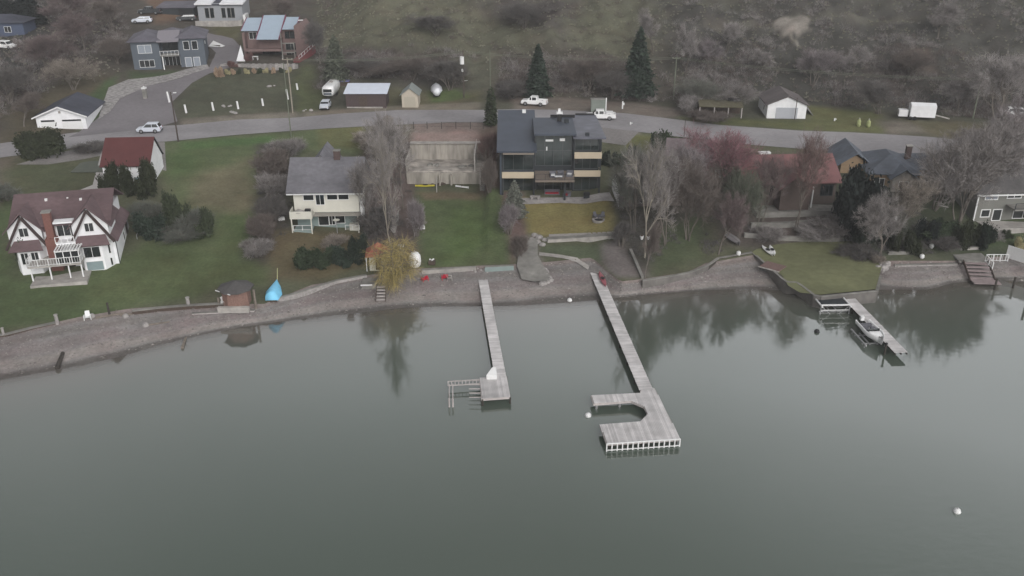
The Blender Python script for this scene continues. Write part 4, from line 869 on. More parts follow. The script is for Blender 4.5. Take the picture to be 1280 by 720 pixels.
# --- the long dock with an L shaped end
T = thing('long_dock', 'longest dock, widening into a hooked platform with white slatted front', 'dock'); z = .85
a = P(744,335.5,1.3); b = P(808,488,z); walkway(T, (a.x,a.y), (b.x,b.y), 1.45, z+.02)
px = [(800,491),(739,494),(742,504),(789,500.5),(805,507.5),(810,517),(801,526.5),(750,530.5),(758.5,554),(850,548),(818,485),(803,484)]
pl = [P(u,v,z) for u,v in px]; poly = [(p.x,p.y) for p in pl]
platform(T, poly, z, (b.x-a.x, b.y-a.y)); rim(T, poly, z, M_wood_e)
for u,v in ((746,503),(775,500.5),(812,522),(762,551),(805,549),(846,546),(806,489)):
    p = P(u,v,z); MB().tube((p.x,p.y+.15,-3),(p.x,p.y+.15,z-.06),.13).build('piling', M_galv if v<510 else M_pile, T)
ff = MB(); A1 = pl[8]; A2 = pl[9]
for i in range(15):
    p = A1.lerp(A2, i/14)+Vector((0,-.12,0)); ff.bar(p+Vector((0,0,.02)), p+Vector((0,0,-.95)), .11, .09)
ff.bar(A1+Vector((0,-.12,-.72)), A2+Vector((0,-.12,-.72)), .08, .08); ff.bar(A1+Vector((0,-.11,0)), A2+Vector((0,-.11,0)), .08, .12); ff.build('white_front_slats', M_trim, T)
T = thing('red_kayak', 'faded red kayak lying along the shore end of the long dock', 'kayak', tuple(P(753,350,.95)), math.atan2(b.y-a.y,b.x-a.x)+PI/2); kayak(T, mat('faded_red_plastic',A(150,84,92,.9),var=.1,rough=.45), 4.6, .72)
# --- the dock on the right with lifts
T = thing('lift_dock', 'pale narrow dock running diagonally off the walled lawn', 'dock'); z = .9
a = P(1056,365,1.1); b = P(1127,441,z); walkway(T, (a.x,a.y), (b.x,b.y), 1.5, z)
def boat_lift(name, label, c, rz, L, Wd, hgt, canopy):
    T = thing(name, label, 'boat lift', c, rz)
    for sx in (-1,1):
        for sy in (-1,1): MB().tube((sx*Wd/2,sy*L/2,-2.5),(sx*Wd/2,sy*L/2,hgt),.07).build('post', M_galv, T)
    for sx in (-1,1): MB().bar((sx*Wd/2,-L/2-.4,hgt-.1),(sx*Wd/2,L/2+.4,hgt-.1),.14,.16).build('side_beam', M_trim if canopy else M_galv, T)
    cr = MB()
    for y in (-L*.3,L*.3): cr.bar((-Wd/2,y,.12),(Wd/2,y,.12),.12,.14)
    for x in (-.45,.45): cr.bar((x,-L*.42,.22),(x,L*.42,.22),.16,.08)
    cr.build('cradle', M_galv, T)
    if canopy:
        part(T,'dark_bunk',M_darkwall,(-Wd/2+.2,Wd/2-.2,-L/2+.2,L/2-.2,hgt-.22,hgt-.12)); MB().bar((-Wd/2,-L/2,hgt),(Wd/2,-L/2,hgt),.18,.14).bar((-Wd/2,L/2,hgt),(Wd/2,L/2,hgt),.18,.14).bar((-Wd/2,-L/2,hgt-.7),(Wd/2,-L/2,hgt-.7),.08).build('white_end_beam',M_trim,T)
        br = MB()
        for sx in (-1,1): br.bar((sx*Wd/2,-L/2,hgt-.1),(sx*Wd/2*.3,-L/2,0),.07)
        br.build('brace', M_galv, T)
    return T
c1 = P(1040,376,1.2); boat_lift('empty_boat_lift','empty boat lift with white beams between the lawn wall and diagonal dock',(c1.x,c1.y,0),R(2),2.6,3.6,1.25,True)
dd = math.atan2(b.y-a.y,b.x-a.x)+PI/2
c2 = P(1089,419,.5); boat_lift('boat_lift','galvanised lift frame carrying the white boat at the diagonal dock',(c2.x-.4,c2.y-.3,0),dd,3.4,2.4,.5,False)
def open_boat(T, m, L=5.2, Wd=2.0, Hh=.9, cover=False):
    n, V, Fc = 14, [], []
    for i in range(n+1):
        s = i/n; w_ = Wd/2*(min(1,(1.02-s)*2.6))**.62 if s > .5 else Wd/2*(.9+.1*s*2); kz = .0+.25*max(0,s-.6)/.4; sh = Hh+.22*s*s
        prof = [(0,kz),(w_*.55,kz+.16),(w_*.92,kz+.42),(w_,sh),(w_*.86,sh),(w_*.80,sh-.06)] + ([(w_*.78,.42 if not cover else sh+.02),(0,.40 if not cover else sh+.28)] )
        V += [(-x, s*L-L/2, z_) for x,z_ in prof] + [(x, s*L-L/2, z_) for x,z_ in prof[1:-1]]
    k = len(prof); tot = k+k-2
    for i in range(n):
        A_ = i*tot; B_ = (i+1)*tot
        for j in range(k-1): Fc.append((A_+j,A_+j+1,B_+j+1,B_+j))
        r = [0]+[k+j for j in range(k-2)]+[k-1]
        for j in range(k-1): Fc.append((A_+r[j+1],A_+r[j],B_+r[j],B_+r[j+1]))
    r = [0]+[k+j for j in range(k-2)]+[k-1]
    Fc.append(tuple(list(range(k))+[r[j] for j in range(k-2,0,-1)]))
    Fc.append(tuple([n*tot+q for q in reversed(list(range(k))+[r[j] for j in range(k-2,0,-1)])]))
    return mesh_obj('hull', V, Fc, m, T, True)
M_gel = mat('white_gelcoat', W(206,206,208), var=.02, rough=.25, spec=.5)
T = thing('motor_boat', 'white open motor boat with dark seats raised on the lift', 'boat', (c2.x,c2.y,.36), dd+PI); hull = open_boat(T, M_gel)
part(T,'seat',M_wick,(-.65,-.15,-.9,-.4,.42,.85)); part(T,'seat',M_wick,(.15,.65,-.9,-.4,.42,.85)); part(T,'seat',M_wick,(-.65,.65,-1.9,-1.5,.42,.8)); part(T,'foredeck',M_gel,(-.62,.62,.5,1.7,.86,.93)); part(T,'windscreen',M_glass,(-.7,.7,.30,.36,.85,1.2))
mo = part(T,'outboard_motor',M_trim,(-.2,.2,-3.05,-2.62,.7,1.25)); part(mo,'motor_leg',M_black,(-.08,.08,-2.95,-2.75,-.3,.7))
p = P(1119,436,.9); T = thing('dock_post','dark post with a round head beside the boat','post',(p.x-1.0,p.y+.2,0)); part(T,'post',M_pile,(-.08,.08,-.08,.08,-1,1.3)); MB().lathe([(.05,0),(.16,.1),(.16,.22),(.02,.3)],10,(0,0,1.3)).build('head',M_black,T)
# ------------------------------------------------------------------ seawalls, steps, pads
def wall_run(name, label, px, zt, hgt, th, m, cap=True, cat='wall', zb=None):
    T = thing(name, label, cat)
    pts = [P(u,v,zt) if zt is not None else G(u,v)+Vector((0,0,hgt)) for u,v in px]
    mb = MB(); cp = MB()
    for a, b in zip(pts, pts[1:]):
        L = (b-a).length; n = max(1,int(L/3)); 
        for i in range(n):
            p, q = a.lerp(b,i/n), a.lerp(b,(i+1)/n); lo = (zb if zb is not None else min(E(p.x,p.y),E(q.x,q.y))-.5)
            d = (q-p).normalized(); s = Vector((d.y,-d.x,0))*th/2
            mb.hexa([Vector((w.x,w.y,lo)) for w in (p-s,q-s,q+s,p+s)][::-1],[w-Vector((0,0,.08)) for w in (p-s,q-s,q+s,p+s)][::-1])
            s = s*1.3; cp.hexa([w-Vector((0,0,.08)) for w in (p-s,q-s,q+s,p+s)][::-1],[w for w in (p-s,q-s,q+s,p+s)][::-1])
    mb.build('wall_face', m, T); cp.build('coping', M_conc_d, T); return T
# raised lawn with its wall
M_lawnp = mat('short_lawn_turf', A(104,106,78), var=.15, scale=1.2, var2=.25, scale2=.12, bump=.3, bscale=8, rough=.95)
lawn_px = [(940,316),(978,345),(985,357),(1000,366),(1025,368.5),(1095,361.5),(1102,334),(1094,322),(1068,303),(978,303),(955,306)]
lw = [P(u,v,1.6) for u,v in lawn_px]
sheet('lawn', None, M_lawnp, 1.62, .7, world=lw, zf=lambda x,y: 0.0+max(0,(y-112))*.03)
wall_run('lawn_seawall','concrete seawall stepping round the raised lawn by the diagonal dock',[(940,315),(950,323),(977,347),(984,352),(996,352.5),(1003,357),(1018,368.5),(1026,370),(1096,363),(1101,345)],1.66,1.6,.25,M_seaw,zb=-1.5)
wall_run('beach_wall','low concrete wall below the grass between the purple trees',[(803,350),(830,346),(862,340),(885,331)],1.75,.5,.3,M_seaw)
wall_run('beach_wall','low dark retaining wall where the beach meets the raised lawn',[(885,331),(898,322),(940,315)],1.75,.5,.3,M_pile)
wall_run('garden_wall','slanting concrete wall end between the gravel pad and the bare trees',[(788,315),(803,350)],None,.5,.3,M_conc_d)
wall_run('lawn_edge_wall','thin pale concrete edging along the beach below the middle lawn',[(527,337),(560,335),(595,333)],1.8,.5,.25,M_conc)
wall_run('lawn_edge_wall','bluish timber edging between the straight dock and the concrete ramp',[(606,333),(642,331)],1.9,.5,.3,M_teal)
wall_run('beach_kerb','row of pale kerb stones between grass and beach near the blue boat',[(346,372),(370,366),(420,350),(458,343)],1.72,.3,.3,M_stone)
T = wall_run('terrace_edge','pale concrete terrace wall below the yellow lawn',[(684,302),(720,300),(760,297),(770,296)],None,.55,.7,M_conc)
wall_run('terrace_edge','dark stone terrace wall under the red roofed house',[(938,285),(980,284),(1030,280),(1052,278)],None,.8,.4,M_conc_d)
wall_run('terrace_edge','second lower terrace wall above the raised lawn',[(930,296),(980,300),(1040,302),(1066,300)],None,.6,.4,M_conc_d)
wall_run('lawn_border','low wall along the top of the small lawn before the dark cedars',[(1110,318),(1150,317)],None,.4,.3,M_conc_d)
wall_run('lawn_border','broken stone edging along the beach side of the small lawn',[(1118,333),(1150,332),(1196,331)],None,.25,.3,M_stone)
wall_run('upper_path_wall','pale curved wall above the wooden steps',[(1190,306),(1200,312),(1228,311)],None,.4,.35,M_conc)
T = thing('paver_terrace','row of grey paving slabs with small dark planters below the yellow lawn','terrace'); mb = MB()
for i in range(14):
    p = G(690+i*6.1, 297-i*.25); mb.box(p.x-.42,p.x+.42,p.y-1.0,p.y+1.0,p.z-.5,p.z+.14)
mb.build('paving_slabs', M_conc, T)
T = thing('boulder_group','cluster of grey boulders at the west end of the paved terrace','boulders')
for i,(u,v,s) in enumerate(((668,294,.5),(674,297,.6),(672,303,.55),(678,306,.5),(681,300,.45),(665,299,.4))):
    p = G(u,v); mb = MB().lathe([(.1,-.4),(s,-.1),(s*.95,s*.3),(s*.5,s*.6),(.05,s*.65)],7,(p.x,p.y,p.z)); mb.build('boulder', M_stone, T)
for i,(u,v) in enumerate(((684,345),(687,348),(688,351),(685,353.5),(681,355),(677,355.5),(684,341),(681,338))):
    p = G(u,v); s = .28+.08*(i%3); T = thing('ramp_stone','pale rounded stone edging the toe of the concrete ramp','stone',tuple(p),0,'stones edging the concrete ramp'); MB().lathe([(.08,-.2),(s,-.05),(s,.2),(s*.5,.35),(.04,.38)],7).build('rock', M_stone, T)
# log seawall, left shore
M_log = mat('driftwood_log', A(112,104,96), var=.25, scale=3)
wall_run('timber_seawall','dark timber seawall along the far left shore lawn',[(-40,424),(8,417),(40,409),(72,402)],1.55,.8,.4,M_wood_d)
wall_run('timber_seawall','paired timber seawall with pale post between lawn and brick hut',[(165,388),(200,384),(236,381),(275,379),(300,377)],1.7,.8,.4,M_wood_d)
wall_run('timber_step','pale lower timber along the beach before the brick hut',[(240,391),(280,389),(318,387)],1.15,.4,.25,M_wood_e)
def log(u0,v0,u1,v1,r,label,m=M_log,cat='log'):
    a, b = G(u0,v0), G(u1,v1); T = thing('driftwood_log', label, cat, tuple(a)); d = b-a
    o = MB().tube((0,0,r*.7),(d.x,d.y,d.z+r*.7),r,r*.7,8).build('trunk', m, T); MB().tube((d.x*.6,d.y*.6,r*.7),(d.x*.6+.3,d.y*.6+.2,r*.7+.6),r*.4,r*.15,6).build('branch_stub', m, T)
log(72,462,79,443,.28,'dark log lying across the beach towards the water',M_pile); log(184,407,212,403,.12,'forked pale driftwood on the middle of the beach'); log(228,436,232,424,.18,'short grey log at the waterline'); log(120,398,158,392,.15,'grey log at the foot of the lawn bank'); log(150,395,180,391,.12,'thin log along the lawn bank near a pale stone')
def post(u,v,h,r,label,m,name='post',cat='post',z=None,grp=None):
    p = P(u,v,z) if z is not None else G(u,v); T = thing(name,label,cat,tuple(p),0,grp); o = MB().tube((0,0,-1.5),(0,0,h),r,r*.9,8).build('shaft',m,T); MB().lathe([(r*1.15,h),(r*1.15,h+.06),(r*.3,h+.12)],8).build('cap',m,T); return T
post(72,405,1.2,.22,'pale post where the left timber seawall ends',M_stone); post(236,384,1.3,.24,'pale post midway along the paired timber seawall',M_stone); post(5,420,1.0,.16,'stubby post at the far left seawall',M_stone); post(137,394,1.6,.14,'dark post standing in the lawn bank',M_pile); post(274,382,1.0,.15,'small post beside the brick hut steps',M_log)
post(320,385,2.4,.16,'leaning pale post between brick hut and blue boat',M_log)
for u,v,l in ((1243,362,'first piling beyond the wooden steps'),(1266,360,'second piling beyond the wooden steps'),(1281,386,'piling farthest out in the water at the frame edge')): post(u,v,1.5,.15,l,M_pile,'piling','piling',0)
for u,v,l in ((182,407,'pale stone on the bank beside the left logs'),(157,396,'white stone at the edge of the left lawn'),(115,396,'low boulder on the left lawn bank'),(866,342,'pale stone on the grass below the purple trees')):
    p = G(u,v); T = thing('boulder',l,'stone',tuple(p)); MB().lathe([(.1,-.2),(.4,-.05),(.38,.2),(.2,.38),(.04,.42)],7).build('rock',M_stone,T)
def plastic_chair(u,v,rz,label,m,grp=None,cat='chair'):
    p = G(u,v); T = thing('adirondack_chair' if m is M_redp else 'garden_chair',label,cat,tuple(p),rz,grp)
    MB().slab([(-.35,-.35,.42),(.35,-.35,.42),(.35,.25,.32),(-.35,.25,.32)],.05).build('seat',m,T)
    MB().slab([(-.36,.2,.32),(.36,.2,.32),(.3,.62,1.12),(-.3,.62,1.12)],.05).build('backrest',m,T)
    for s in (-1,1):
        part(T,'armrest',m,(s*.45-.08,s*.45+.08,-.4,.4,.58,.63))
        for y in (-.35,.35): part(T,'leg',m,(s*.45-.04,s*.45+.04,y-.05,y+.05,0,.58))
    T.scale = (.82,.82,.82)
    return T
M_redp = mat('red_plastic', A(170,34,54,.75), var=.04, rough=.45)
plastic_chair(531,351,R(-150),'red garden chair nearest the willow on the beach',M_redp,'red chairs on the beach'); plastic_chair(556,349,R(-170),'red garden chair on the beach nearer the straight dock',M_redp,'red chairs on the beach')
plastic_chair(110,399,R(20),'white chair on the bank of the left lawn',M_trim); plastic_chair(282,381,R(60),'white chair in front of the brick hut',M_trim); plastic_chair(562,350,R(100),'grey chair next to the red chair by the straight dock',M_conc); plastic_chair(745,273,R(30),'dark chair by the fire pit on the yellow lawn, west side',M_wick); plastic_chair(752,273,R(-30),'dark chair by the fire pit on the yellow lawn, east side',M_wick)
p = G(748,276); T = thing('fire_pit','round pale stone fire pit on the yellow lawn','fire pit',tuple(p)); MB().lathe([(.9,-.1),(.95,.25),(.7,.25),(.65,.1)],16).build('stone_ring',M_stone,T); MB().lathe([(.6,.05),(.6,.15),(.1,.2)],12).build('ash_bowl',M_black,T)
# white net swing, wooden steps, hut, brick hut, blue boat
p = G(519,334); T = thing('hanging_bag','large white rounded bag standing beside the yellow willow','bag',tuple(p)); b_ = MB().lathe([(.5,.05),(.75,.35),(.85,1.0),(.78,1.7),(.5,2.1),(.1,2.2)],14).build('sack',mat('white_textile',W(206,204,204),var=.15,scale=4,bump=.6),T,smooth_=True); MB().tube((0,0,2.2),(0,0,2.45),.06).build('knot',M_wood_e,T)
p = G(476,376); T = thing('beach_steps','short wooden steps with pale treads on the beach','steps',tuple(p),R(4)); 
for i in range(5): part(T,'tread',M_wood_e,(-.55,.55,-.2+.5*i,.1+.5*i,.15+.22*i,.24+.22*i))
for s in (-1,1): MB().bar((s*.6,-.3,.1),(s*.6,2.2,1.25),.08,.25).build('stringer',M_wood_d,T)
p = G(454,361); T = thing('beach_platform','small grey platform with a white front board above the beach','platform',tuple(p),R(4)); part(T,'deck',M_conc_d,(-.2,1.8,0,2.2,-.2,.6)); part(T,'front_board',M_trim,(-.3,1.2,-.1,-.02,.45,.62))
p = G(474,333); T = thing('play_hut','small hut with a red and orange roof behind the willow','hut',tuple(p),R(6)); part(T,'wall',M_cream,(-1.2,1.2,-1.1,1.1,-.2,2.0)); MB().add([(-1.7,-1.6,2.0),(1.7,-1.6,2.0),(1.7,1.6,2.0),(-1.7,1.6,2.0),(0,0,3.5)],[(0,1,4),(1,2,4),(2,3,4),(3,0,4),(3,2,1,0)]).build('roof',mat('faded_red_orange_canvas',A(160,96,84,.9),var=.2,scale=.5),T); part(T,'door',M_wood_d,(-.4,.4,-1.16,-1.1,0,1.7)); [MB().tube((x,-1.5,0),(x,-1.5,2.0),.06).build('post',M_trim,T) for x in (-1.55,1.55)]
p = G(502,318); T = thing('bee_box','narrow white box on the grass behind the willow','box',tuple(p)); part(T,'body',M_cream,(-.35,.35,-.3,.3,0,1.3)); part(T,'lid',M_trim,(-.4,.4,-.35,.35,1.3,1.38))
p = G(297,378); T = thing('brick_hut','round brick hut with a grey octagonal roof above the seawall','hut',tuple(p)); pr = [(1.7*math.cos(PI/8+k*PI/4),1.7*math.sin(PI/8+k*PI/4)) for k in range(8)]
MB().prism(pr,-.5,2.0).build('wall',mat('orange_brown_brick',A(116,92,84,.78),var=.25,scale=5),T); MB().add([(x*1.3,y*1.3,2.0) for x,y in pr]+[(x*1.3,y*1.3,2.12) for x,y in pr]+[(0,0,2.9)],[tuple(range(7,-1,-1))]+[(i,(i+1)%8,8+(i+1)%8,8+i) for i in range(8)]+[(8+i,8+(i+1)%8,16) for i in range(8)]).build('roof',mat('dark_grey_felt_roof',A(78,76,76),var=.15),T)
win(T,'f',-.4,1.6,1.1,.7,.7,M_wood_d,M_glass,mull=0); part(T,'plinth',M_conc,(-1.9,1.9,-2.0,-1.5,-.5,.25)); MB().bar((-2.2,-.9,2.06),(0,-2.25,2.06),.08).build('fascia',M_trim,T)
p = G(339.5,377); T = thing('covered_boat','small boat under a bright blue tarpaulin with its bow rope tied uphill','boat',tuple(p+Vector((0,1.7,.05))),R(3))
n=12; V=[]; Fc=[]
for i in range(n+1):
    s=i/n; w_=.98*(min(1,(1.05-s)*1.6))**.6*(.80+.20*min(1,s*2.5)); h_=1.25-.1*s
    ring=[(-w_,.12),(-w_*.97,.62),(-w_*.5,h_*.92),(0,h_+.12),(w_*.5,h_*.92),(w_*.97,.62),(w_,.12)]
    V+=[(x,-1.9+3.9*s,z_) for x,z_ in ring]
for i in range(n):
    for j in range(6): Fc.append((i*7+j,i*7+j+1,(i+1)*7+j+1,(i+1)*7+j))
Fc+= [tuple(range(6,-1,-1)),tuple(n*7+j for j in range(7))]
mesh_obj('tarpaulin',V,Fc,mat('bright_blue_tarp',A(116,184,236,.8),var=.1,scale=1.5,bump=.3,rough=.5),T,True); o=MB().bar((-.6,-1.8,.0),(.6,-1.8,.0),.2,.3).bar((-.6,1,.0),(.6,1,.0),.2,.3).build('chocks',M_wood_d,T); MB().tube((0,2.0,.6),(-.5,5.2,1.4),.06,.05).build('bow_spar',mat('pale_yellow_pole',A(170,170,130,.8)),T)
# upturned grey dinghy, two white kayaks
p = G(915,300); T = thing('upturned_dinghy','grey upturned dinghy under the purple bare trees','boat',tuple(p),R(14)); V,Fc = kayak_hull(4.4,1.5,.7); mesh_obj('hull',V,Fc,mat('dull_grey_hull',A(128,124,126,.9),var=.1),T,True); MB().bar((0,-1.9,.66),(0,1.9,.66),.06).build('keel',M_conc,T)
for u,v,rz,l in ((958.5,318,R(10),'west one of two white kayaks by the lawn seawall'),(964.5,318,R(-4),'east one of two white kayaks by the lawn seawall')):
    p = G(u,v); T = thing('white_kayak',l,'kayak',(p.x,p.y,1.75),rz,'white kayaks by the seawall'); kayak(T, M_gel, 3.4,.75)
T = thing('brick_pad','square reddish paved pad at the corner of the raised lawn','paving',tuple(P(966,333,1.66)),R(-40)); part(T,'pavers',mat('reddish_pavers',A(112,92,88),var=.2,scale=4),(-1.4,1.4,-1.2,1.2,-.05,.05)); part(T,'edging',M_conc,(-1.5,1.5,-1.35,-1.21,-.05,.08))
T = thing('boulder_pile','pale boulders and dead grass at the east corner of the raised lawn','boulders')
for i in range(9):
    p = P(1097+3.2*(i%5),330+4*(i//5)+1.5*(i%2),1.3); s=.3+.12*(i%3); MB().lathe([(.1,-.9),(s,-.2),(s,.2),(s*.5,.4),(.04,.45)],7,tuple(p)).build('boulder',M_stone,T)
for u,v,l in ((1164,310,'white sack on the dark bank above the small lawn'),(1152,323,'white bucket on the edge of the small lawn'),(923,319,'small white float beside the beach wall'),(1119,275,'pale round sack under the bare trees')):
    p = G(u,v); T = thing('white_bag' if 'sack' in l else 'bucket',l,'bag' if 'sack' in l else 'bucket',tuple(p)); MB().lathe([(.2,0),(.32,.2),(.3,.5),(.12,.62)],10).build('body',M_trim,T); MB().lathe([(.13,.6),(.16,.66),(.05,.7)],8).build('top',M_conc,T)
for i,u in enumerate((802,810)):
    p = G(u,299); T = thing('white_planter','small white planter under the grey bare trees, %s' % ('west of its neighbour','east of its neighbour')[i],'planter',tuple(p),0,'white planters'); MB().lathe([(.18,0),(.28,.5),(.2,.5)],10).build('pot',M_trim,T); MB().lathe([(.2,.5),(.22,.6),(.05,.7)],8).build('soil_mound',M_wood_d,T)
# steps and white railed deck at the right
p = P(1224,338,1.2); T = thing('wooden_steps','wide wooden beach steps with a white railing','steps',(p.x,p.y-1.2,.3),R(-4)); M_pinkw = mat('pinkish_worn_boards',A(136,124,124),var=.12,island=.1)
for i in range(5): part(T,'tread',M_pinkw,(-1.6,1.5,.55*i,.5+.55*i,.15+.3*i,.24+.3*i))
part(T,'bottom_landing',M_pinkw,(-1.6,1.9,-1.5,-.03,.05,.16)); part(T,'landing',M_conc_d,(-2.2,2.0,2.8,6.0,1.3,1.5))
for s in (-1.68,1.6): MB().bar((s,-.2,.1),(s,2.9,1.6),.1,.35).build('stringer',M_wood_d,T)
railing(T,[(1.7,1.5,1.0),(1.2,2.9,1.55),(4.2,3.0,1.6)],1.0,M_trim,post=.9,th=.08,balus=.35)
p = P(1262,318,1.9); T = thing('white_screen','white slatted screen wall beside the wooden steps','screen',(p.x-.6,p.y-.8,1.7),R(-55)); mb=MB(); [mb.box(-.2+.16*i,-.06+.16*i,-.03,.03,.0,1.7) for i in range(26)]; mb.build('slats',M_trim,T); part(T,'top_rail',M_trim,(-.25,4.05,-.06,.06,1.7,1.8)); part(T,'post',M_trim,(-.3,-.21,-.06,.06,-.5,1.8)); part(T,'post',M_trim,(3.97,4.1,-.06,.06,-.5,1.68))
for u,v,l in ((1196,640,'white buoy far out on the open water'),(735,520,'white buoy beside the hooked platform'),(712,376,'tiny white buoy near the waterline between the docks'),(1021,415,'dark float off the empty lift')):
    T = thing('mooring_buoy',l,'buoy',tuple(P(u,v,0))); MB().lathe([(.05,-.3),(.26,-.18),(.33,.05),(.25,.28),(.08,.36)],12).build('float',M_trim if 'dark' not in l else M_black,T,smooth_=True); MB().tube((0,0,.34),(0,0,.48),.04).build('ring',M_galv,T)

# ------------------------------------------------------------------ vehicles (nose towards -x)
M_carw = mat('white_car_paint', W(206,207,210), var=.01, rough=.25, spec=.5); M_cars = mat('silver_car_paint', W(176,180,188), var=.01, rough=.3, spec=.5, metal=.2); M_card = mat('dark_grey_car_paint', (.045,.048,.052), var=.02, rough=.3, spec=.5); M_lamp = mat('lamp_lens', (.6,.6,.58), rough=.2); M_tail = mat('red_lens', (.3,.02,.02), rough=.3)
def wheels(T, xs_, Wd, r=.36):
    for x in xs_:
        for s in (-1,1):
            ty = MB().tube((x,s*(Wd/2-.24),r),(x,s*(Wd/2-.0),r),r,n=16).build('wheel', M_tyre, T); MB().tube((x,s*(Wd/2-.02),r),(x,s*(Wd/2+.02),r),r*.6,n=12).build('rim', M_rim, ty)
def loft(mb, secs):
    """secs: (x, halfwidth_bottom, halfwidth_top, z0, z1, round)"""
    V = []; k = 8
    for x, wb, wt, z0, z1 in secs:
        V += [(x,-wb*.9,z0),(x,-wb,z0+.12),(x,-wt,z1-.12),(x,-wt*.9,z1),(x,wt*.9,z1),(x,wt,z1-.12),(x,wb,z0+.12),(x,wb*.9,z0)]
    Fc = []
    for i in range(len(secs)-1):
        for j in range(k): Fc.append((i*k+j,i*k+(j+1)%k,(i+1)*k+(j+1)%k,(i+1)*k+j))
    Fc += [tuple(range(k-1,-1,-1)), tuple((len(secs)-1)*k+j for j in range(k))]
    return mb.add(V, Fc)
def suv(name, label, cat, loc, rz, m, L=4.7, Wd=1.88, Hh=1.68, grp=None, kind='suv'):
    T = thing(name, label, cat, loc, rz, grp); h = L/2; w = Wd/2
    body = MB(); loft(body, [(-h,w*.72,w*.7,.38,.72),(-h+.18,w*.93,w*.88,.3,.88),(-h+.9,w,w*.95,.28,.98),(-h+1.3,w,w*.96,.28,1.03),(h-.9,w,w*.96,.28,1.06),(h-.15,w*.97,w*.92,.3,1.04),(h,w*.85,w*.82,.4,.95)])
    body.build('body', m, T, smooth_=False)
    a0, a1, b0, b1 = (-h+1.15, -h+1.85, h-.12, h-.5) if kind=='suv' else (-h+1.3,-h+1.9,h-1.0,h-1.5)
    cab = MB().hexa([(a0,-w*.92,1.0),(b0,-w*.92,1.0),(b0,w*.92,1.0),(a0,w*.92,1.0)],[(a1,-w*.76,Hh),(b1,-w*.76,Hh),(b1,w*.76,Hh),(a1,w*.76,Hh)]); bevel(cab.build('cabin', m, T), .04)
    z0, z1 = 1.08, Hh-.1; f = lambda z: (z-1.0)/(Hh-1.0)
    for s in (-1,1):
        y = lambda z: s*(w*.92-(w*.16)*f(z)+.012)
        x0 = lambda z: a0+(a1-a0)*f(z)+.14; x1 = lambda z: b0+(b1-b0)*f(z)-.16
        xm = (a1+b1)/2
        for p, q in ((x0,lambda z: xm-.04),(lambda z: xm+.04,x1)):
            V = [(p(z0),y(z0),z0),(q(z0),y(z0),z0),(q(z1),y(z1),z1),(p(z1),y(z1),z1)]
            MB().add(V+[(a,b-s*.02,c) for a,b,c in V],[(0,1,2,3),(7,6,5,4),(0,4,5,1),(1,5,6,2),(2,6,7,3),(3,7,4,0)]).build('side_window', M_glass, T)
    for nm, xa, xb, o in (('windscreen',a0,a1,-.012),('rear_window',b0,b1,.012)):
        V = [(xa+(xb-xa)*f(z)+o, sy*(w*.84-w*.14*f(z)), z) for z, sy in ((z0,-1),(z0,1),(z1,1),(z1,-1))]
        MB().add(V+[(a-o*1.5,b,c) for a,b,c in V],[(0,1,2,3),(7,6,5,4),(0,4,5,1),(1,5,6,2),(2,6,7,3),(3,7,4,0)]).build(nm, M_glass, T)
    wheels(T, (-h+.9, h-.95), Wd, .37)
    for s in (-1,1):
        part(T,'headlight',M_lamp,(-h-.0,-h+.12,s*w*.6-.16,s*w*.6+.16,.66,.80)); part(T,'taillight',M_tail,(h-.10,h+.01,s*w*.72-.12,s*w*.72+.12,.75,1.0))
    part(T,'bumper',M_black,(-h-.03,-h+.1,-w*.7,w*.7,.34,.5)); part(T,'bumper',M_black,(h-.1,h+.04,-w*.8,w*.8,.36,.55))
    return T
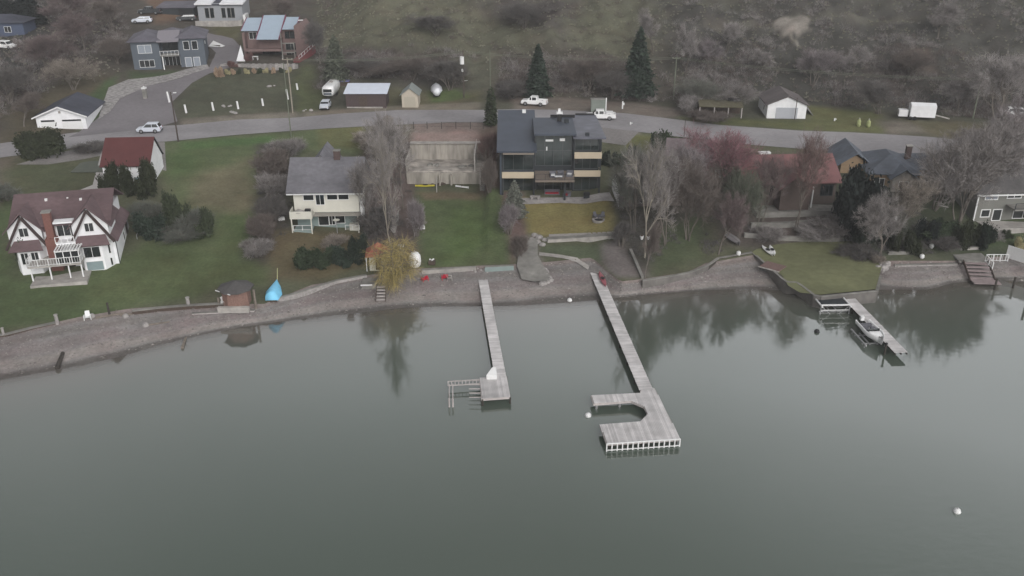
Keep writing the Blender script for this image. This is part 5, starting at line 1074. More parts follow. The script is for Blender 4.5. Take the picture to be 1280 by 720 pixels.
def pickup(name, label, loc, rz, m, L=5.6, Wd=1.98, Hh=1.85, tool=False, grp=None):
    T = thing(name, label, 'pickup', loc, rz, grp); h = L/2; w = Wd/2
    b = MB(); loft(b, [(-h,w*.8,w*.78,.42,.85),(-h+.15,w*.95,w*.92,.35,1.05),(-h+1.3,w,w*.96,.35,1.15),(.75,w,w*.97,.35,1.15)]); b.build('body', m, T)
    part(T,'bed',m,(.75,h-.02,-w,-w+.1,.45,1.2),(.75,h-.02,w-.1,w,.45,1.2),(h-.1,h,-w+.1,w-.1,.45,1.18),(.75,h-.1,-w+.1,w-.1,.55,.68)); part(T,'bed_liner',M_black,(.8,h-.12,-w+.12,w-.12,.69,.74))
    cab = MB().hexa([(-h+1.25,-w*.93,1.1),(.74,-w*.93,1.1),(.74,w*.93,1.1),(-h+1.25,w*.93,1.1)],[(-h+1.95,-w*.78,Hh),(.62,-w*.78,Hh),(.62,w*.78,Hh),(-h+1.95,w*.78,Hh)]); bevel(cab.build('cabin', m, T), .04)
    for s in (-1,1):
        for x0,x1 in ((-h+1.8,-.45),(-.3,.55)):
            ya, yb = s*(w*.93-w*.15*.12+.012), s*(w*.93-w*.15*.85+.012)
            V = [(x0,ya,1.2),(x1,ya,1.2),(x1-.05,yb,Hh-.12),(x0+.25 if x0<-1 else x0,yb,Hh-.12)]
            MB().add(V+[(a,q-s*.02,c) for a,q,c in V],[(0,1,2,3),(7,6,5,4),(0,4,5,1),(1,5,6,2),(2,6,7,3),(3,7,4,0)]).build('side_window', M_glass, T)
        part(T,'headlight',M_lamp,(-h-.01,-h+.1,s*w*.62-.17,s*w*.62+.17,.72,.9)); part(T,'taillight',M_tail,(h-.02,h+.02,s*(w-.1)-.06,s*(w-.1)+.06,.8,1.1))
    V = [(-h+1.25+.7*f_-.012, sy*(w*.85-w*.15*f_), 1.1+(Hh-1.1)*f_) for f_, sy in ((.1,-1),(.1,1),(.9,1),(.9,-1))]
    MB().add(V+[(a+.02,q,c) for a,q,c in V],[(0,1,2,3),(7,6,5,4),(0,4,5,1),(1,5,6,2),(2,6,7,3),(3,7,4,0)]).build('windscreen', M_glass, T)
    wheels(T, (-h+.95, h-1.15), Wd, .42); part(T,'bumper',M_galv,(-h-.08,-h+.06,-w*.85,w*.85,.42,.6)); part(T,'bumper',M_galv,(h+.021,h+.12,-w*.85,w*.85,.5,.66))
    if tool: part(T,'tool_rack',M_carw,(1.0,2.3,-w+.12,w-.12,1.25,1.45),(1.0,1.1,-w+.12,-w+.2,.75,1.25),(1.0,1.1,w-.2,w-.12,.75,1.25))
    return T
def gz(u,v): p = G(u,v); return (p.x,p.y,p.z+.06)
p = P(185,167,8.05); suv('parked_suv','silver white sport utility car driving on the road behind the red barn','car',(p.x,p.y+.9,8.06),R(6),M_cars,L=4.25,Hh=1.72)
p = G(668,133); pickup('parked_pickup','white crew cab pickup parked at an angle before the hillside brush',(p.x,p.y+.8,p.z+.05),R(-14),M_carw,L=5.2)
p = P(751,150.5,8.05); pickup('parked_pickup','white pickup with a rack in its bed on the road beyond the dark modern house',(p.x,p.y+.8,8.06),R(-3),M_carw,tool=True)
pickup('parked_pickup','dark pickup with a pale bed parked highest on the brown slope',gz(188,18),R(2),M_card)
suv('parked_car','pale car with red lower side parked behind the grey house roof','car',gz(178,29),R(12),M_cars,Hh=1.45)
suv('parked_car','white car half out of frame near the far blue house','car',gz(9,61),R(160),M_carw)
suv('parked_car','dark car beside the garage of the highest house','car',gz(233,26),R(20),M_card,Hh=1.45)
# silver travel trailer and tow car
p = G(409,126); T = thing('travel_trailer','long silver rounded travel trailer parked nose down by the verge','trailer',(p.x+.2,p.y+4.3,p.z+.1),R(-1)); mb = MB(); V=[]; Fc=[]; n=10; k=12
for i in range(n+1):
    s = i/n; y = -3.9+7.8*s; e = min(1, math.sqrt(max(0,1-((abs(s*2-1)-.72)/.42)**2)) if abs(s*2-1)>.72 else 1); e = max(e,.35)
    for j in range(k):
        a = 2*PI*j/k; cx = math.copysign(abs(math.cos(a))**.55,math.cos(a)); cz = math.copysign(abs(math.sin(a))**.55,math.sin(a)); V.append((1.22*cx*(.75+.25*e), y, 1.65+1.12*cz*e))
for i in range(n):
    for j in range(k): Fc.append((i*k+j,(i+1)*k+j,(i+1)*k+(j+1)%k,i*k+(j+1)%k))
Fc += [tuple(range(k)), tuple(n*k+j for j in range(k-1,-1,-1))]
mesh_obj('body',V,Fc,mat('polished_aluminium',W(204,205,207),var=.1,scale=2,rough=.35,metal=.1,spec=.5),T,True); part(T,'front_window',M_glass,(-.85,.85,-3.96,-3.89,1.55,2.15)); part(T,'front_panel',M_bg,(-.8,.8,-3.95,-3.885,1.0,1.4)); part(T,'air_conditioner',M_conc,(-.35,.35,-.5,.6,2.75,2.95)); part(T,'air_vent',M_conc,(-.25,.25,1.8,2.3,2.75,2.88)); part(T,'hitch',M_black,(-.08,.08,-5.0,-3.7,.35,.5)); wheels(T,(),2)
for s in (-1,1):
    for y in (-.5,.5): MB().tube((s*1.0,y,.36),(s*1.24,y,.36),.36,n=14).build('wheel',M_tyre,T)
for y in (-2,1.5): part(T,'side_window',M_glass,(-1.26,-1.2,y-.5,y+.5,1.5,2.0))
p = G(403,138); suv('tow_car','grey car parked nose first in front of the silver trailer','car',(p.x+.3,p.y+1.6,p.z+.05),R(92),M_cars,L=4.2,Hh=1.45)
T = thing('blue_tarp_stack','stack under a bluish tarpaulin between trailer and long shed','stack',gz(429,106),0); bevel(part(T,'stack',M_wood_d,(-1.3,1.3,-.6,.6,-.2,.7)),.05); part(T,'tarpaulin',mat('violet_blue_tarp',A(104,104,146,.9),var=.1),(-1.4,1.4,-.7,.7,.71,.86))
p = G(545,121); T = thing('shrink_wrapped_boat','white shrink wrapped boat standing on the grass behind the road','boat',(p.x,p.y+1.6,p.z+.45),R(6)); V,Fc=[],[]; n=12
for i in range(n+1):
    s=i/n; w_=1.25*(min(1,(s+.12)*2.6))**.6*(1-.1*s); h_=1.6
    V+=[(x,-2.6+5.2*s,z_) for x,z_ in ((-w_*.5,0),(-w_,.7),(-w_*.6,1.2),(0,h_),(w_*.6,1.2),(w_,.7),(w_*.5,0))]
for i in range(n):
    for j in range(7): Fc.append((i*7+j,i*7+(j+1)%7,(i+1)*7+(j+1)%7,(i+1)*7+j))
Fc += [tuple(range(6,-1,-1)),tuple(n*7+j for j in range(7))]
mesh_obj('wrapped_hull',V,Fc,mat('white_shrink_wrap',A(214,216,222,.9),var=.02,rough=.4),T,True); part(T,'trailer_frame',M_black,(-.7,.7,-2.4,2.4,-.2,.05)); [MB().tube((s*.75,.8,-.12),(s*.95,.8,-.12),.32).build('wheel',M_tyre,T) for s in (-1,1)]
p = G(1145,151); T = thing('cargo_trailer','white boxy trailer with a small white box at its west end','trailer',(p.x+.9,p.y+1.2,p.z+.05),R(-12))
MB().extr_x([(-1.15,.6),(1.15,.6),(1.15,2.7),(0,3.1),(-1.15,2.7)],-1.8,2.6).build('body',M_white,T); part(T,'small_box',M_white,(-3.7,-2.1,-.7,.6,.5,1.7)); MB().bar((2.6,-.4,1.0),(5.2,-.8,.5),.14,.2).build('draw_bar',M_conc,T); [MB().tube((-.9,s*1.0,.35),(-.9,s*1.2,.35),.36,n=14).build('wheel',M_tyre,T) for s in (-1,1)]; [MB().tube((-1.7,s*1.0,.35),(-1.7,s*1.2,.35),.34,n=14).build('wheel',M_tyre,T) for s in (-1,1)]
p = G(1272,146); suv('parked_car','white car with a red thing beside it beyond the bare trees','car',(p.x,p.y,p.z+.05),R(165),M_carw)
p = G(1273,157); T = thing('red_trailer','red and blue low trailer beside the white car','trailer',tuple(p),R(-10)); part(T,'bed',mat('dull_red_metal',A(126,64,60,.8)),(-1.5,1.2,-.7,.7,.4,.9)); part(T,'blue_crate',mat('dull_blue_plastic',A(62,76,98,.8)),(1.25,2.4,-.6,.6,.4,1.2)); [MB().tube((0,s*.7,.3),(0,s*.88,.3),.3).build('wheel',M_tyre,T) for s in (-1,1)]
# ------------------------------------------------------------------ poles, bollards, wires, small roadside things
def pole(u,v,h,label,m,arm=None,lamp=False,lean=0,z=None,r=.15,xf=False):
    p = G(u,v) if z is None else P(u,v,z); T = thing('utility_pole' if not lamp else 'street_lamp',label,'pole' if not lamp else 'street lamp',tuple(p),0); top = Vector((lean,0,h))
    MB().tube((0,0,-1),top,r,r*.65,10).build('pole',m,T)
    if arm: MB().bar(top+Vector((-arm,0,-.4)),top+Vector((arm,0,-.4)),.1,.12).build('crossarm',m,T); [MB().lathe([(.05,0),(.08,.12),(.03,.2)],8,(top.x+x,0,h-.34)).build('insulator',M_conc,T) for x in (-arm*.9,0,arm*.9)]
    if lamp: MB().bar(top+Vector((0,0,-.6)),top+Vector((lamp,0,-.1)),.06).build('arm',M_galv,T); part(T,'lamp_head',M_trim,(top.x+lamp-.15,top.x+lamp+.35,-.14,.14,h-.2,h-.06))
    if xf: MB().tube((top.x-.25,-.1,h-2.8),(top.x-.25,-.1,h-1.3),.42,n=12).build('transformer',M_trim,T); MB().tube((top.x-.2,0,h-4.3),(top.x-.2,0,h-3.8),.22,n=10).build('transformer_can',M_trim,T); MB().bar((top.x,0,h-6.2),(top.x+.8,0,h-6.1),.06).build('lamp_arm',M_trim,T)
    return T, p+top
M_polew = mat('weathered_pole_wood', A(70,62,58,.8), var=.2, scale=2); M_polel = mat('pale_pole_wood', A(124,118,108,.7), var=.15, scale=2); M_poleg = mat('mossy_pole_wood', A(92,96,84,.7), var=.15, scale=2)
_,t0 = pole(223,177,8.6,'dark wooden utility pole at the roadside behind the red barn',M_polew,lamp=.6,r=.14)
_,t1 = pole(366,141,10.5,'pale utility pole behind the road near the white bollards',M_polel,arm=1.0)
_,t1b = pole(364,171,13.0,'slim mossy pole on the lawn side of the road',M_poleg,r=.1)
_,t2 = pole(580,122,9.6,'dark utility pole with white transformers at the foot of the hill',M_polew,arm=.9,xf=True)
_,t3 = pole(842,120,8.0,'greenish utility pole before the hillside scrub',M_poleg,arm=.8,z=None)
_,t4 = pole(1216,148,7.6,'grey utility pole with a lamp among the right hand bare trees',M_poleg,lamp=.8,arm=.9)
_,t5 = pole(993,150,4.2,'thin dark pole before the white garage door',M_polew,r=.09)
pole(855,171,3.2,'short thin dark post at the edge of the round hedge',M_polew,r=.07)
pole(613,132,11,'slim pale pole behind the narrow juniper',M_poleg,r=.09)
def wire(a,b,label,sag=.8,r=.035):
    T = thing('power_line',label,'power line',tuple(a)); mb = MB(); n = 14; d = b-a; pts = [Vector((d.x*i/n,d.y*i/n,d.z*i/n-4*sag*(i/n)*(1-i/n))) for i in range(n+1)]
    for k,off in enumerate((0,.28)):
        for p,q in zip(pts,pts[1:]): mb.tube(p+Vector((0,0,-off)),q+Vector((0,0,-off)),r,n=4,cap=False)
    mb.build('cable',M_poleg,T)
dz = Vector((0,0,-.2))
wire(t2+dz,t3+dz,'overhead wires from the transformer pole to the greenish pole'); wire(t3+dz,t4+dz,'overhead wires from the greenish pole to the lamp pole on the right'); wire(t1+dz,t2+dz,'overhead wires between the pale pole and the transformer pole')
for i,(u,v,h,l) in enumerate(((212,128,2.0,'tallest white bollard, nearest the dark utility pole'),(233,141,1.5,'white bollard standing nearest the road edge'),(267,138,1.5,'white bollard beside scattered rubble on the verge'),(298,136,1.4,'white bollard near a white slab on the verge'),(329,132,1.3,'white bollard midway between rubble and pale pole'),(360,124,1.9,'white bollard just west of the pale utility pole'),(372,112,1.2,'white bollard on the grass below the red stair'))):
    p = G(u,v); T = thing('white_bollard',l,'bollard',tuple(p),0,'white bollards along the verge'); MB().tube((0,0,-.3),(-.12*h/1.5,0,h),.2,.18,10).build('shaft',M_trim,T); MB().lathe([(.19,h),(.2,h+.05),(.06,h+.1)],10,(-.12*h/1.5,0,0)).build('cap',M_trim,T)
p = G(182,123); T = thing('gate_pier','stone gate pier with white cap at the mouth of the drive','pier',tuple(p)); part(T,'pier',M_conc_d,(-.35,.35,-.35,.35,-.3,1.9)); part(T,'cap',M_trim,(-.42,.42,-.42,.42,1.9,2.15)); MB().lathe([(.1,0),(.18,.15),(.05,.3)],8,(0,0,2.15)).build('finial',M_trim,T)
for u,v,l in ((284,133,'loose rubble on the verge between two bollards'),(292,141,'flat white slab lying on the verge'),(385,138,'pale rock pile with dead grass at the end of the verge'),(476,128,'white rubble heap at the corner of the long shed'),(340,108,'grey boulders below the house terrace')):
    p = G(u,v); T = thing('rubble_pile',l,'rubble',tuple(p)); rr = random.Random(u)
    for i in range(5):
        s = rr.uniform(.2,.45); MB().lathe([(.08,-.2),(s,-.05),(s*.9,s*.4),(s*.4,s*.7),(.03,s*.75)],7,(rr.uniform(-.9,.9),rr.uniform(-.5,.5),0)).build('rock',M_stone if u!=476 else M_trim,T)
for u,v,l,c in ((1073,158,'yellow green wrapped shrub standing west on the verge',None),(1085,159,'yellow green wrapped shrub standing east on the verge',None)):
    p = G(u,v); T = thing('wrapped_shrub',l,'shrub',tuple(p),0,'wrapped shrubs on the verge'); MB().lathe([(.25,0),(.4,.3),(.36,1.0),(.1,1.4)],9).build('wrap',mat('yellow_green_wrap',A(150,156,112,.9),var=.15),T); MB().lathe([(.1,1.35),(.16,1.45),(.05,1.6)],7).build('tip',M_conc,T)
for u,v,l in ((1043,151,'white garden ornament on the grass beside the white garage'),(778,136,'white marker post with a small panel at the foot of the scrub'),(788,156,'small white object on the gravel edge of the road')):
    p = G(u,v); T = thing('marker_post',l,'marker',tuple(p)); h = 1.5 if u==778 else .5; part(T,'post',M_trim,(-.12,.12,-.1,.1,-.1,h)); part(T,'panel',M_trim,(.13,.36,-.05,.05,h*.5,h*.8))
p = G(470,187); T = thing('concrete_stub','tall pale broken trunk stump among bare twigs behind the cream house','stump',tuple(p)); MB().tube((0,0,-.5),(-.1,0,4.2),.32,.26,9).build('trunk',M_polel,T); MB().lathe([(.5,-.2),(.42,.2),(.3,.5)],9).build('root_flare',M_polel,T)
T = thing('white_tarp','white triangular tarpaulin over a pile beside the grey house','tarpaulin',gz(271,58),R(-20)); MB().add([(-1.6,-1.0,0),(1.8,-.6,0),(1.6,1.0,0),(-1.8,1.4,0),(-1.2,.6,1.1),(1.2,.2,.5)],[(0,1,5,4),(1,2,5),(2,3,4,5),(3,0,4),(3,2,1,0)]).build('sheet',M_trim,T); part(T,'pile',M_wood_d,(-1.2,1.2,-.5,.8,0,.3))
T = thing('white_cone_tent','tall pale triangular shade sail at the corner of the brick house','shade sail',gz(301,77),0); MB().slab([(-1.0,0,0),(1.0,0,0),(.2,.6,3.3)],.06).build('sail',M_white,T); MB().tube((.2,.65,0),(.2,.65,3.4),.06).build('pole',M_galv,T)
for i,(u,v) in enumerate(((597,336),(601,338),(606,337),(609,341),(594,340),(590,338))):
    p = G(u,v); s = .16+.05*(i%3); T = thing('dock_stone','pale stone scattered where the straight dock meets the lawn','stone',tuple(p),0,'stones at the head of the straight dock'); MB().lathe([(.05,-.1),(s,0),(s*.9,s*.6),(s*.3,s),(.03,s*1.05)],7).build('rock', M_stone, T)
p = G(540,330); T = thing('garden_planter','dark square planter with white flowers at the lawn edge','planter',tuple(p)); part(T,'tub',M_wood_d,(-.45,.45,-.4,.4,-.1,.55)); [MB().lathe([(.03,0),(.13,.08),(.1,.2),(.02,.24)],8,(x,y,.55)).build('flower',M_trim,T) for x,y in ((-.25,0),(.2,.1),(.05,-.2))]
for u,v,l in ((527,287,'small pale barrow among twigs at the west side of the middle lawn'),(352,276,'small white crate in the hedge line beside the cream house')):
    p = G(u,v); T = thing('garden_crate',l,'crate',tuple(p),.4); part(T,'box',M_trim,(-.45,.45,-.3,.3,.15,.6)); part(T,'base',M_wood_d,(-.35,.35,-.25,.25,-.1,.149))
T = thing('wooden_ladder','thin leaning timber ladder on the slope above the wooden steps','ladder',tuple(G(1150,281)),R(-35)); [MB().bar((x,0,.1),(x,4.2,.6),.08).build('rail',M_wood_e,T) for x in (-.25,.25)]; mb = MB(); [mb.bar((-.25,.3+.4*i,.13+.045*i),(.25,.3+.4*i,.13+.045*i),.06) for i in range(10)]; mb.build('rungs',M_wood_e,T)
# ------------------------------------------------------------------ vegetation
def tri_mesh(name, V, m, n_per=3):
    V = np.asarray(V, np.float32).reshape(-1, 3); n = len(V)//n_per
    me = bpy.data.meshes.new(name); me.vertices.add(len(V)); me.vertices.foreach_set('co', V.ravel())
    me.loops.add(len(V)); me.loops.foreach_set('vertex_index', np.arange(len(V), dtype=np.int32))
    me.polygons.add(n); me.polygons.foreach_set('loop_start', np.arange(0, len(V), n_per, dtype=np.int32)); me.update(calc_edges=True)
    me.materials.append(m); return me
def unit(v): return v/np.maximum(np.linalg.norm(v, axis=-1, keepdims=True), 1e-9)
def twigs(r, C, D, L, w):
    """thin tapering triangles starting at C along D"""
    n = len(C); side = unit(np.cross(D, unit(r.normal(size=(n,3)))))*w[:,None]/2
    tip = C + D*L[:,None]
    return np.stack([C-side, C+side, tip], 1).reshape(-1,3)
def leaves(r, C, s, flat=0.0):
    n = len(C); a = unit(r.normal(size=(n,3))); a[:,2] *= (1-flat); a = unit(a); b = unit(np.cross(a, unit(r.normal(size=(n,3)))))
    s = s[:,None]
    return np.stack([C-a*s-b*s*.6, C+a*s-b*s*.6, C+a*s+b*s*.6, C-a*s+b*s*.6], 1).reshape(-1,3)
def bare_proto(seed, Hh=10.0, stems=1, spread=.55, ntw=7500, droop=0.0, low=.25, tl=(.5,1.2), depth=5):
    r = np.random.default_rng(seed); tb = MB(); pts = []; dirs = []
    def grow(p, d, L, rad, dep):
        k = 3; q = p
        for i in range(k):
            d = unit(d + r.normal(size=3)*.13 + np.array([0,0,.07 if dep < 3 else -droop])); q2 = q + d*L/k
            tb.tube(tuple(q), tuple(q2), rad*(1-.18*i), rad*(1-.18*(i+1)), 6 if dep < 2 else 3, cap=False)
            if dep >= 2:
                for _ in range(2): pts.append(q + (q2-q)*r.random()); dirs.append(d)
            q = q2
            if dep < depth and i >= (1 if dep == 0 else 0) and dep >= 0:
                if i < k-1 and dep > 0 and r.random() < .75:
                    grow(q, unit(d + unit(r.normal(size=3))*spread*1.3), L*.62, rad*.5, dep+1)
                elif i < k-1 and dep == 0: grow(q, unit(d + unit(r.normal(size=3)*np.array([1,1,.3]))*spread*1.4), L*.6, rad*.5, dep+1)
        if dep < depth:
            for _ in range(2 if dep > 1 else 3): grow(q, unit(d + unit(r.normal(size=3))*spread), L*r.uniform(.62,.8), rad*.6, dep+1)
    for s in range(stems):
        a = 2*PI*s/max(stems,1)+r.random(); lean = 0 if stems == 1 else .28
        grow(np.array([.25*math.cos(a)*(stems>1), .25*math.sin(a)*(stems>1), -.3]), unit(np.array([math.cos(a)*lean, math.sin(a)*lean, 1.0])), Hh*(.33 if stems == 1 else .30), .22 if stems == 1 else .13, 0)
    pts = np.array(pts); dirs = np.array(dirs); idx = r.integers(0, len(pts), ntw)
    D = unit(dirs[idx] + r.normal(size=(ntw,3))*.55 + np.array([0,0,.25-1.6*droop])); C = pts[idx] + r.normal(size=(ntw,3))*.10
    T_ = twigs(r, C, D, r.uniform(tl[0], tl[1], ntw), r.uniform(.022,.046, ntw))
    top = max(T_[:,2].max(), .1); sc = Hh/top
    V = np.array(tb.v)*np.array([1,1,sc]); T_ = T_*np.array([1,1,sc])
    rad = np.percentile(np.hypot(T_[:,0],T_[:,1]), 93)
    me_t = bpy.data.meshes.new('trunk'); me_t.from_pydata([tuple(v) for v in V], [], tb.f); me_t.update(); me_t.materials.append(M_bark)
    return dict(parts=[('trunk', me_t), ('crown', tri_mesh('crown', T_, M_bark))], H=Hh, R=rad)
def conifer_proto(seed, Hh=10.0, Rr=2.6, n=9000, power=.85, base=.06, lean=.35, s0=.10):
    r = np.random.default_rng(seed); z = base + (1-base)*(1-np.sqrt(r.random(n)*.985)); ang = r.random(n)*2*PI
    lay = np.floor(z*22)/22; fr = (z*22) % 1
    bump = 1 + .22*np.sin(ang*5+lay*40)+.18*np.sin(ang*9-lay*70) + r.normal(size=n)*.07
    rad = Rr*(1-z)**power*bump*(1-.28*fr)*np.sqrt(r.uniform(.25,1,n)) + .05
    C = np.stack([rad*np.cos(ang), rad*np.sin(ang), z*Hh - .18*rad], -1)
    V = leaves(r, C, r.uniform(s0,s0*2.3,n), .5)
    mb = MB().tube((0,0,-.4),(0,0,Hh*.93),.2,.03,8); me = bpy.data.meshes.new('trunk'); me.from_pydata(mb.v,[],mb.f); me.materials.append(M_bark)
    return dict(parts=[('trunk', me), ('crown', tri_mesh('crown', V, M_bark, 4))], H=Hh, R=Rr)
def blob_proto(seed, n=6000, s0=.035, lumps=20, spread=(.46,.46,.27), rr=(.13,.30), boxy=False):
    """rounded leafy mass of unit height and unit radius"""
    r = np.random.default_rng(seed); cs = (r.uniform(-1,1,(lumps,3))*1.25 if boxy else r.normal(size=(lumps,3)))*np.array(spread)+np.array([0,0,.5]); rs = r.uniform(rr[0],rr[1],lumps)
    if not boxy: cs[0] = (0,0,.4); rs[0] = .42
    k = r.integers(0, lumps, n); d = unit(r.normal(size=(n,3))); C = cs[k] + d*(rs[k]*(r.uniform(.55,1,n)**.4))[:,None]*np.array([1.15,1.15,1])
    C += d*(r.random(n)[:,None]**6)*.22 + np.array([0,0,1])*(r.random(n)[:,None]**8)*.2
    C[:,2] = np.abs(C[:,2])
    C[:,2] /= np.percentile(C[:,2], 99); C[:,:2] /= np.percentile(np.hypot(C[:,0],C[:,1]), 97)
    V = leaves(r, C, r.uniform(s0,s0*2,n))
    mb = MB(); [mb.tube((0,0,-.1),(.3*math.cos(a),.3*math.sin(a),.6),.03,.012,5) for a in (0.3,2.2,4.4)]
    me = bpy.data.meshes.new('stems'); me.from_pydata(mb.v,[],mb.f); me.materials.append(M_bark)
    return dict(parts=[('stems', me), ('foliage', tri_mesh('foliage', V, M_bark, 4))], H=1.0, R=1.0)
PROTO = {
 'w0': bare_proto(61, 13, 1, .42, 4600, tl=(.4,1.1)), 'w1': bare_proto(62, 12, 2, .5, 5000, tl=(.4,1.1)), 'ww': bare_proto(63, 7.5, 3, .7, 2700, droop=.3, tl=(.8,1.9), depth=4),
 'b0': bare_proto(1, 12, 1, .55, 9000), 'b1': bare_proto(2, 12, 1, .62, 9000), 'b2': bare_proto(3, 11, 3, .5, 9500), 'b3': bare_proto(5, 11, 4, .6, 9500),
 'tall': bare_proto(8, 14, 1, .38, 8500), 's0': bare_proto(11, 3.6, 5, .6, 5200, tl=(.35,.8), depth=4), 's1': bare_proto(12, 3.6, 6, .75, 5200, tl=(.35,.8), depth=4),
 'will': bare_proto(21, 7.5, 2, .6, 9000, droop=.28, tl=(.7,1.7), depth=4),
 'c0': conifer_proto(31), 'c1': conifer_proto(32, Rr=3.2, power=.7), 'col': conifer_proto(33, 8, .95, 4500, .35, s0=.06), 'dense': conifer_proto(34, 10, 4.0, 11000, .5, s0=.12),
 'hw': blob_proto(47, 11000, .028, 26, spread=(.62,.55,.16), rr=(.2,.34), boxy=True), 'h0': blob_proto(41, 7500, .028), 'h1': blob_proto(42, 7500, .028, lumps=14), 'h2': blob_proto(43, 8500, .028, lumps=26),
}
def hcol(r,g,b):
    m = (r+g+b)/3; return A(m+(r-m)*.62+3, m+(g-m)*.62+3, m+(b-m)*.62+3, .68)
TM = {}
def tmat(key, c, leaf=True):
    if key not in TM: TM[key] = leafmat('foliage_'+key, c) if leaf else mat('twigs_'+key, c, var=.25, scale=.6, island=.22, spec=.1, rough=.9)
    return TM[key]
T_grey = tmat('grey_brown', hcol(116,109,107), 0); T_pale = tmat('pale_grey', hcol(128,121,119), 0); T_brown = tmat('brown', hcol(92,80,74), 0); T_dark = tmat('dark_grey', hcol(80,76,74), 0)
T_pink = tmat('pink_buds', A(122,90,96,.72), 0); T_purp = tmat('purple_brown', hcol(96,78,78), 0); T_red = tmat('reddish_brown', hcol(104,76,72), 0); T_will = tmat('yellow_green_willow', A(134,122,80,.66), 0); T_olive = tmat('olive_grey', hcol(86,90,80), 0); T_lich = tmat('lichen_green', A(82,88,76,.75), 0); T_tan = tmat('tan', hcol(124,112,100), 0); T_mauve = tmat('mauve_grey', hcol(114,104,107), 0)
L_dk = tmat('dark_evergreen', (.026,.036,.026)); L_ced = tmat('cedar', (.034,.040,.022)); L_con = tmat('conifer', (.040,.056,.042)); L_hdg = tmat('hedge', (.045,.062,.036)); L_ol = tmat('olive_shrub', (.05,.062,.036)); L_olc = tmat('dull_conifer', hcol(74,80,64)); L_gy = tmat('grey_juniper', hcol(92,96,84)); L_yel = tmat('yellow_grass', hcol(150,140,92)); L_ora = tmat('orange_grass', hcol(150,120,92)); L_redsh = tmat('reddish_shrub', hcol(104,66,62)); L_blk = tmat('blackish_evergreen', (.018,.024,.022))
def plant(proto, name, label, u, v, hpx, wpx, m, rz=None, cat='tree', group=None, bark=None, world=None, dep=1.0):
    """stands a plant on the ground under (u,v); hpx/wpx are the size it shows in the photograph"""
    p = world or G(u, v); s = pxm(p.y, p.z); pr = PROTO[proto]
    vert = .86                                                   # how a vertical metre foreshortens from up here
    h = max(.5, hpx - (.34 if pr['H'] == 1.0 else .1)*wpx*(dep if pr['H'] == 1.0 else 1))/s/vert; w = wpx/s/2
    sx = w/pr['R']; sz = h/pr['H']
    T = thing(name, label, cat, tuple(p), random.uniform(0,6.28) if rz is None else rz, group, (sx*random.uniform(.95,1.05), sx*dep*random.uniform(.95,1.05), sz))
    for i, (nm, me) in enumerate(pr['parts']):
        o = bpy.data.objects.new(nm, me); col.objects.link(o); o.parent = T
        o.material_slots[0].link = 'OBJECT'; o.material_slots[0].material = (bark or M_bark) if i == 0 else m
    return T
G_L = 'bare trees and shrubs in the hedge line'; 
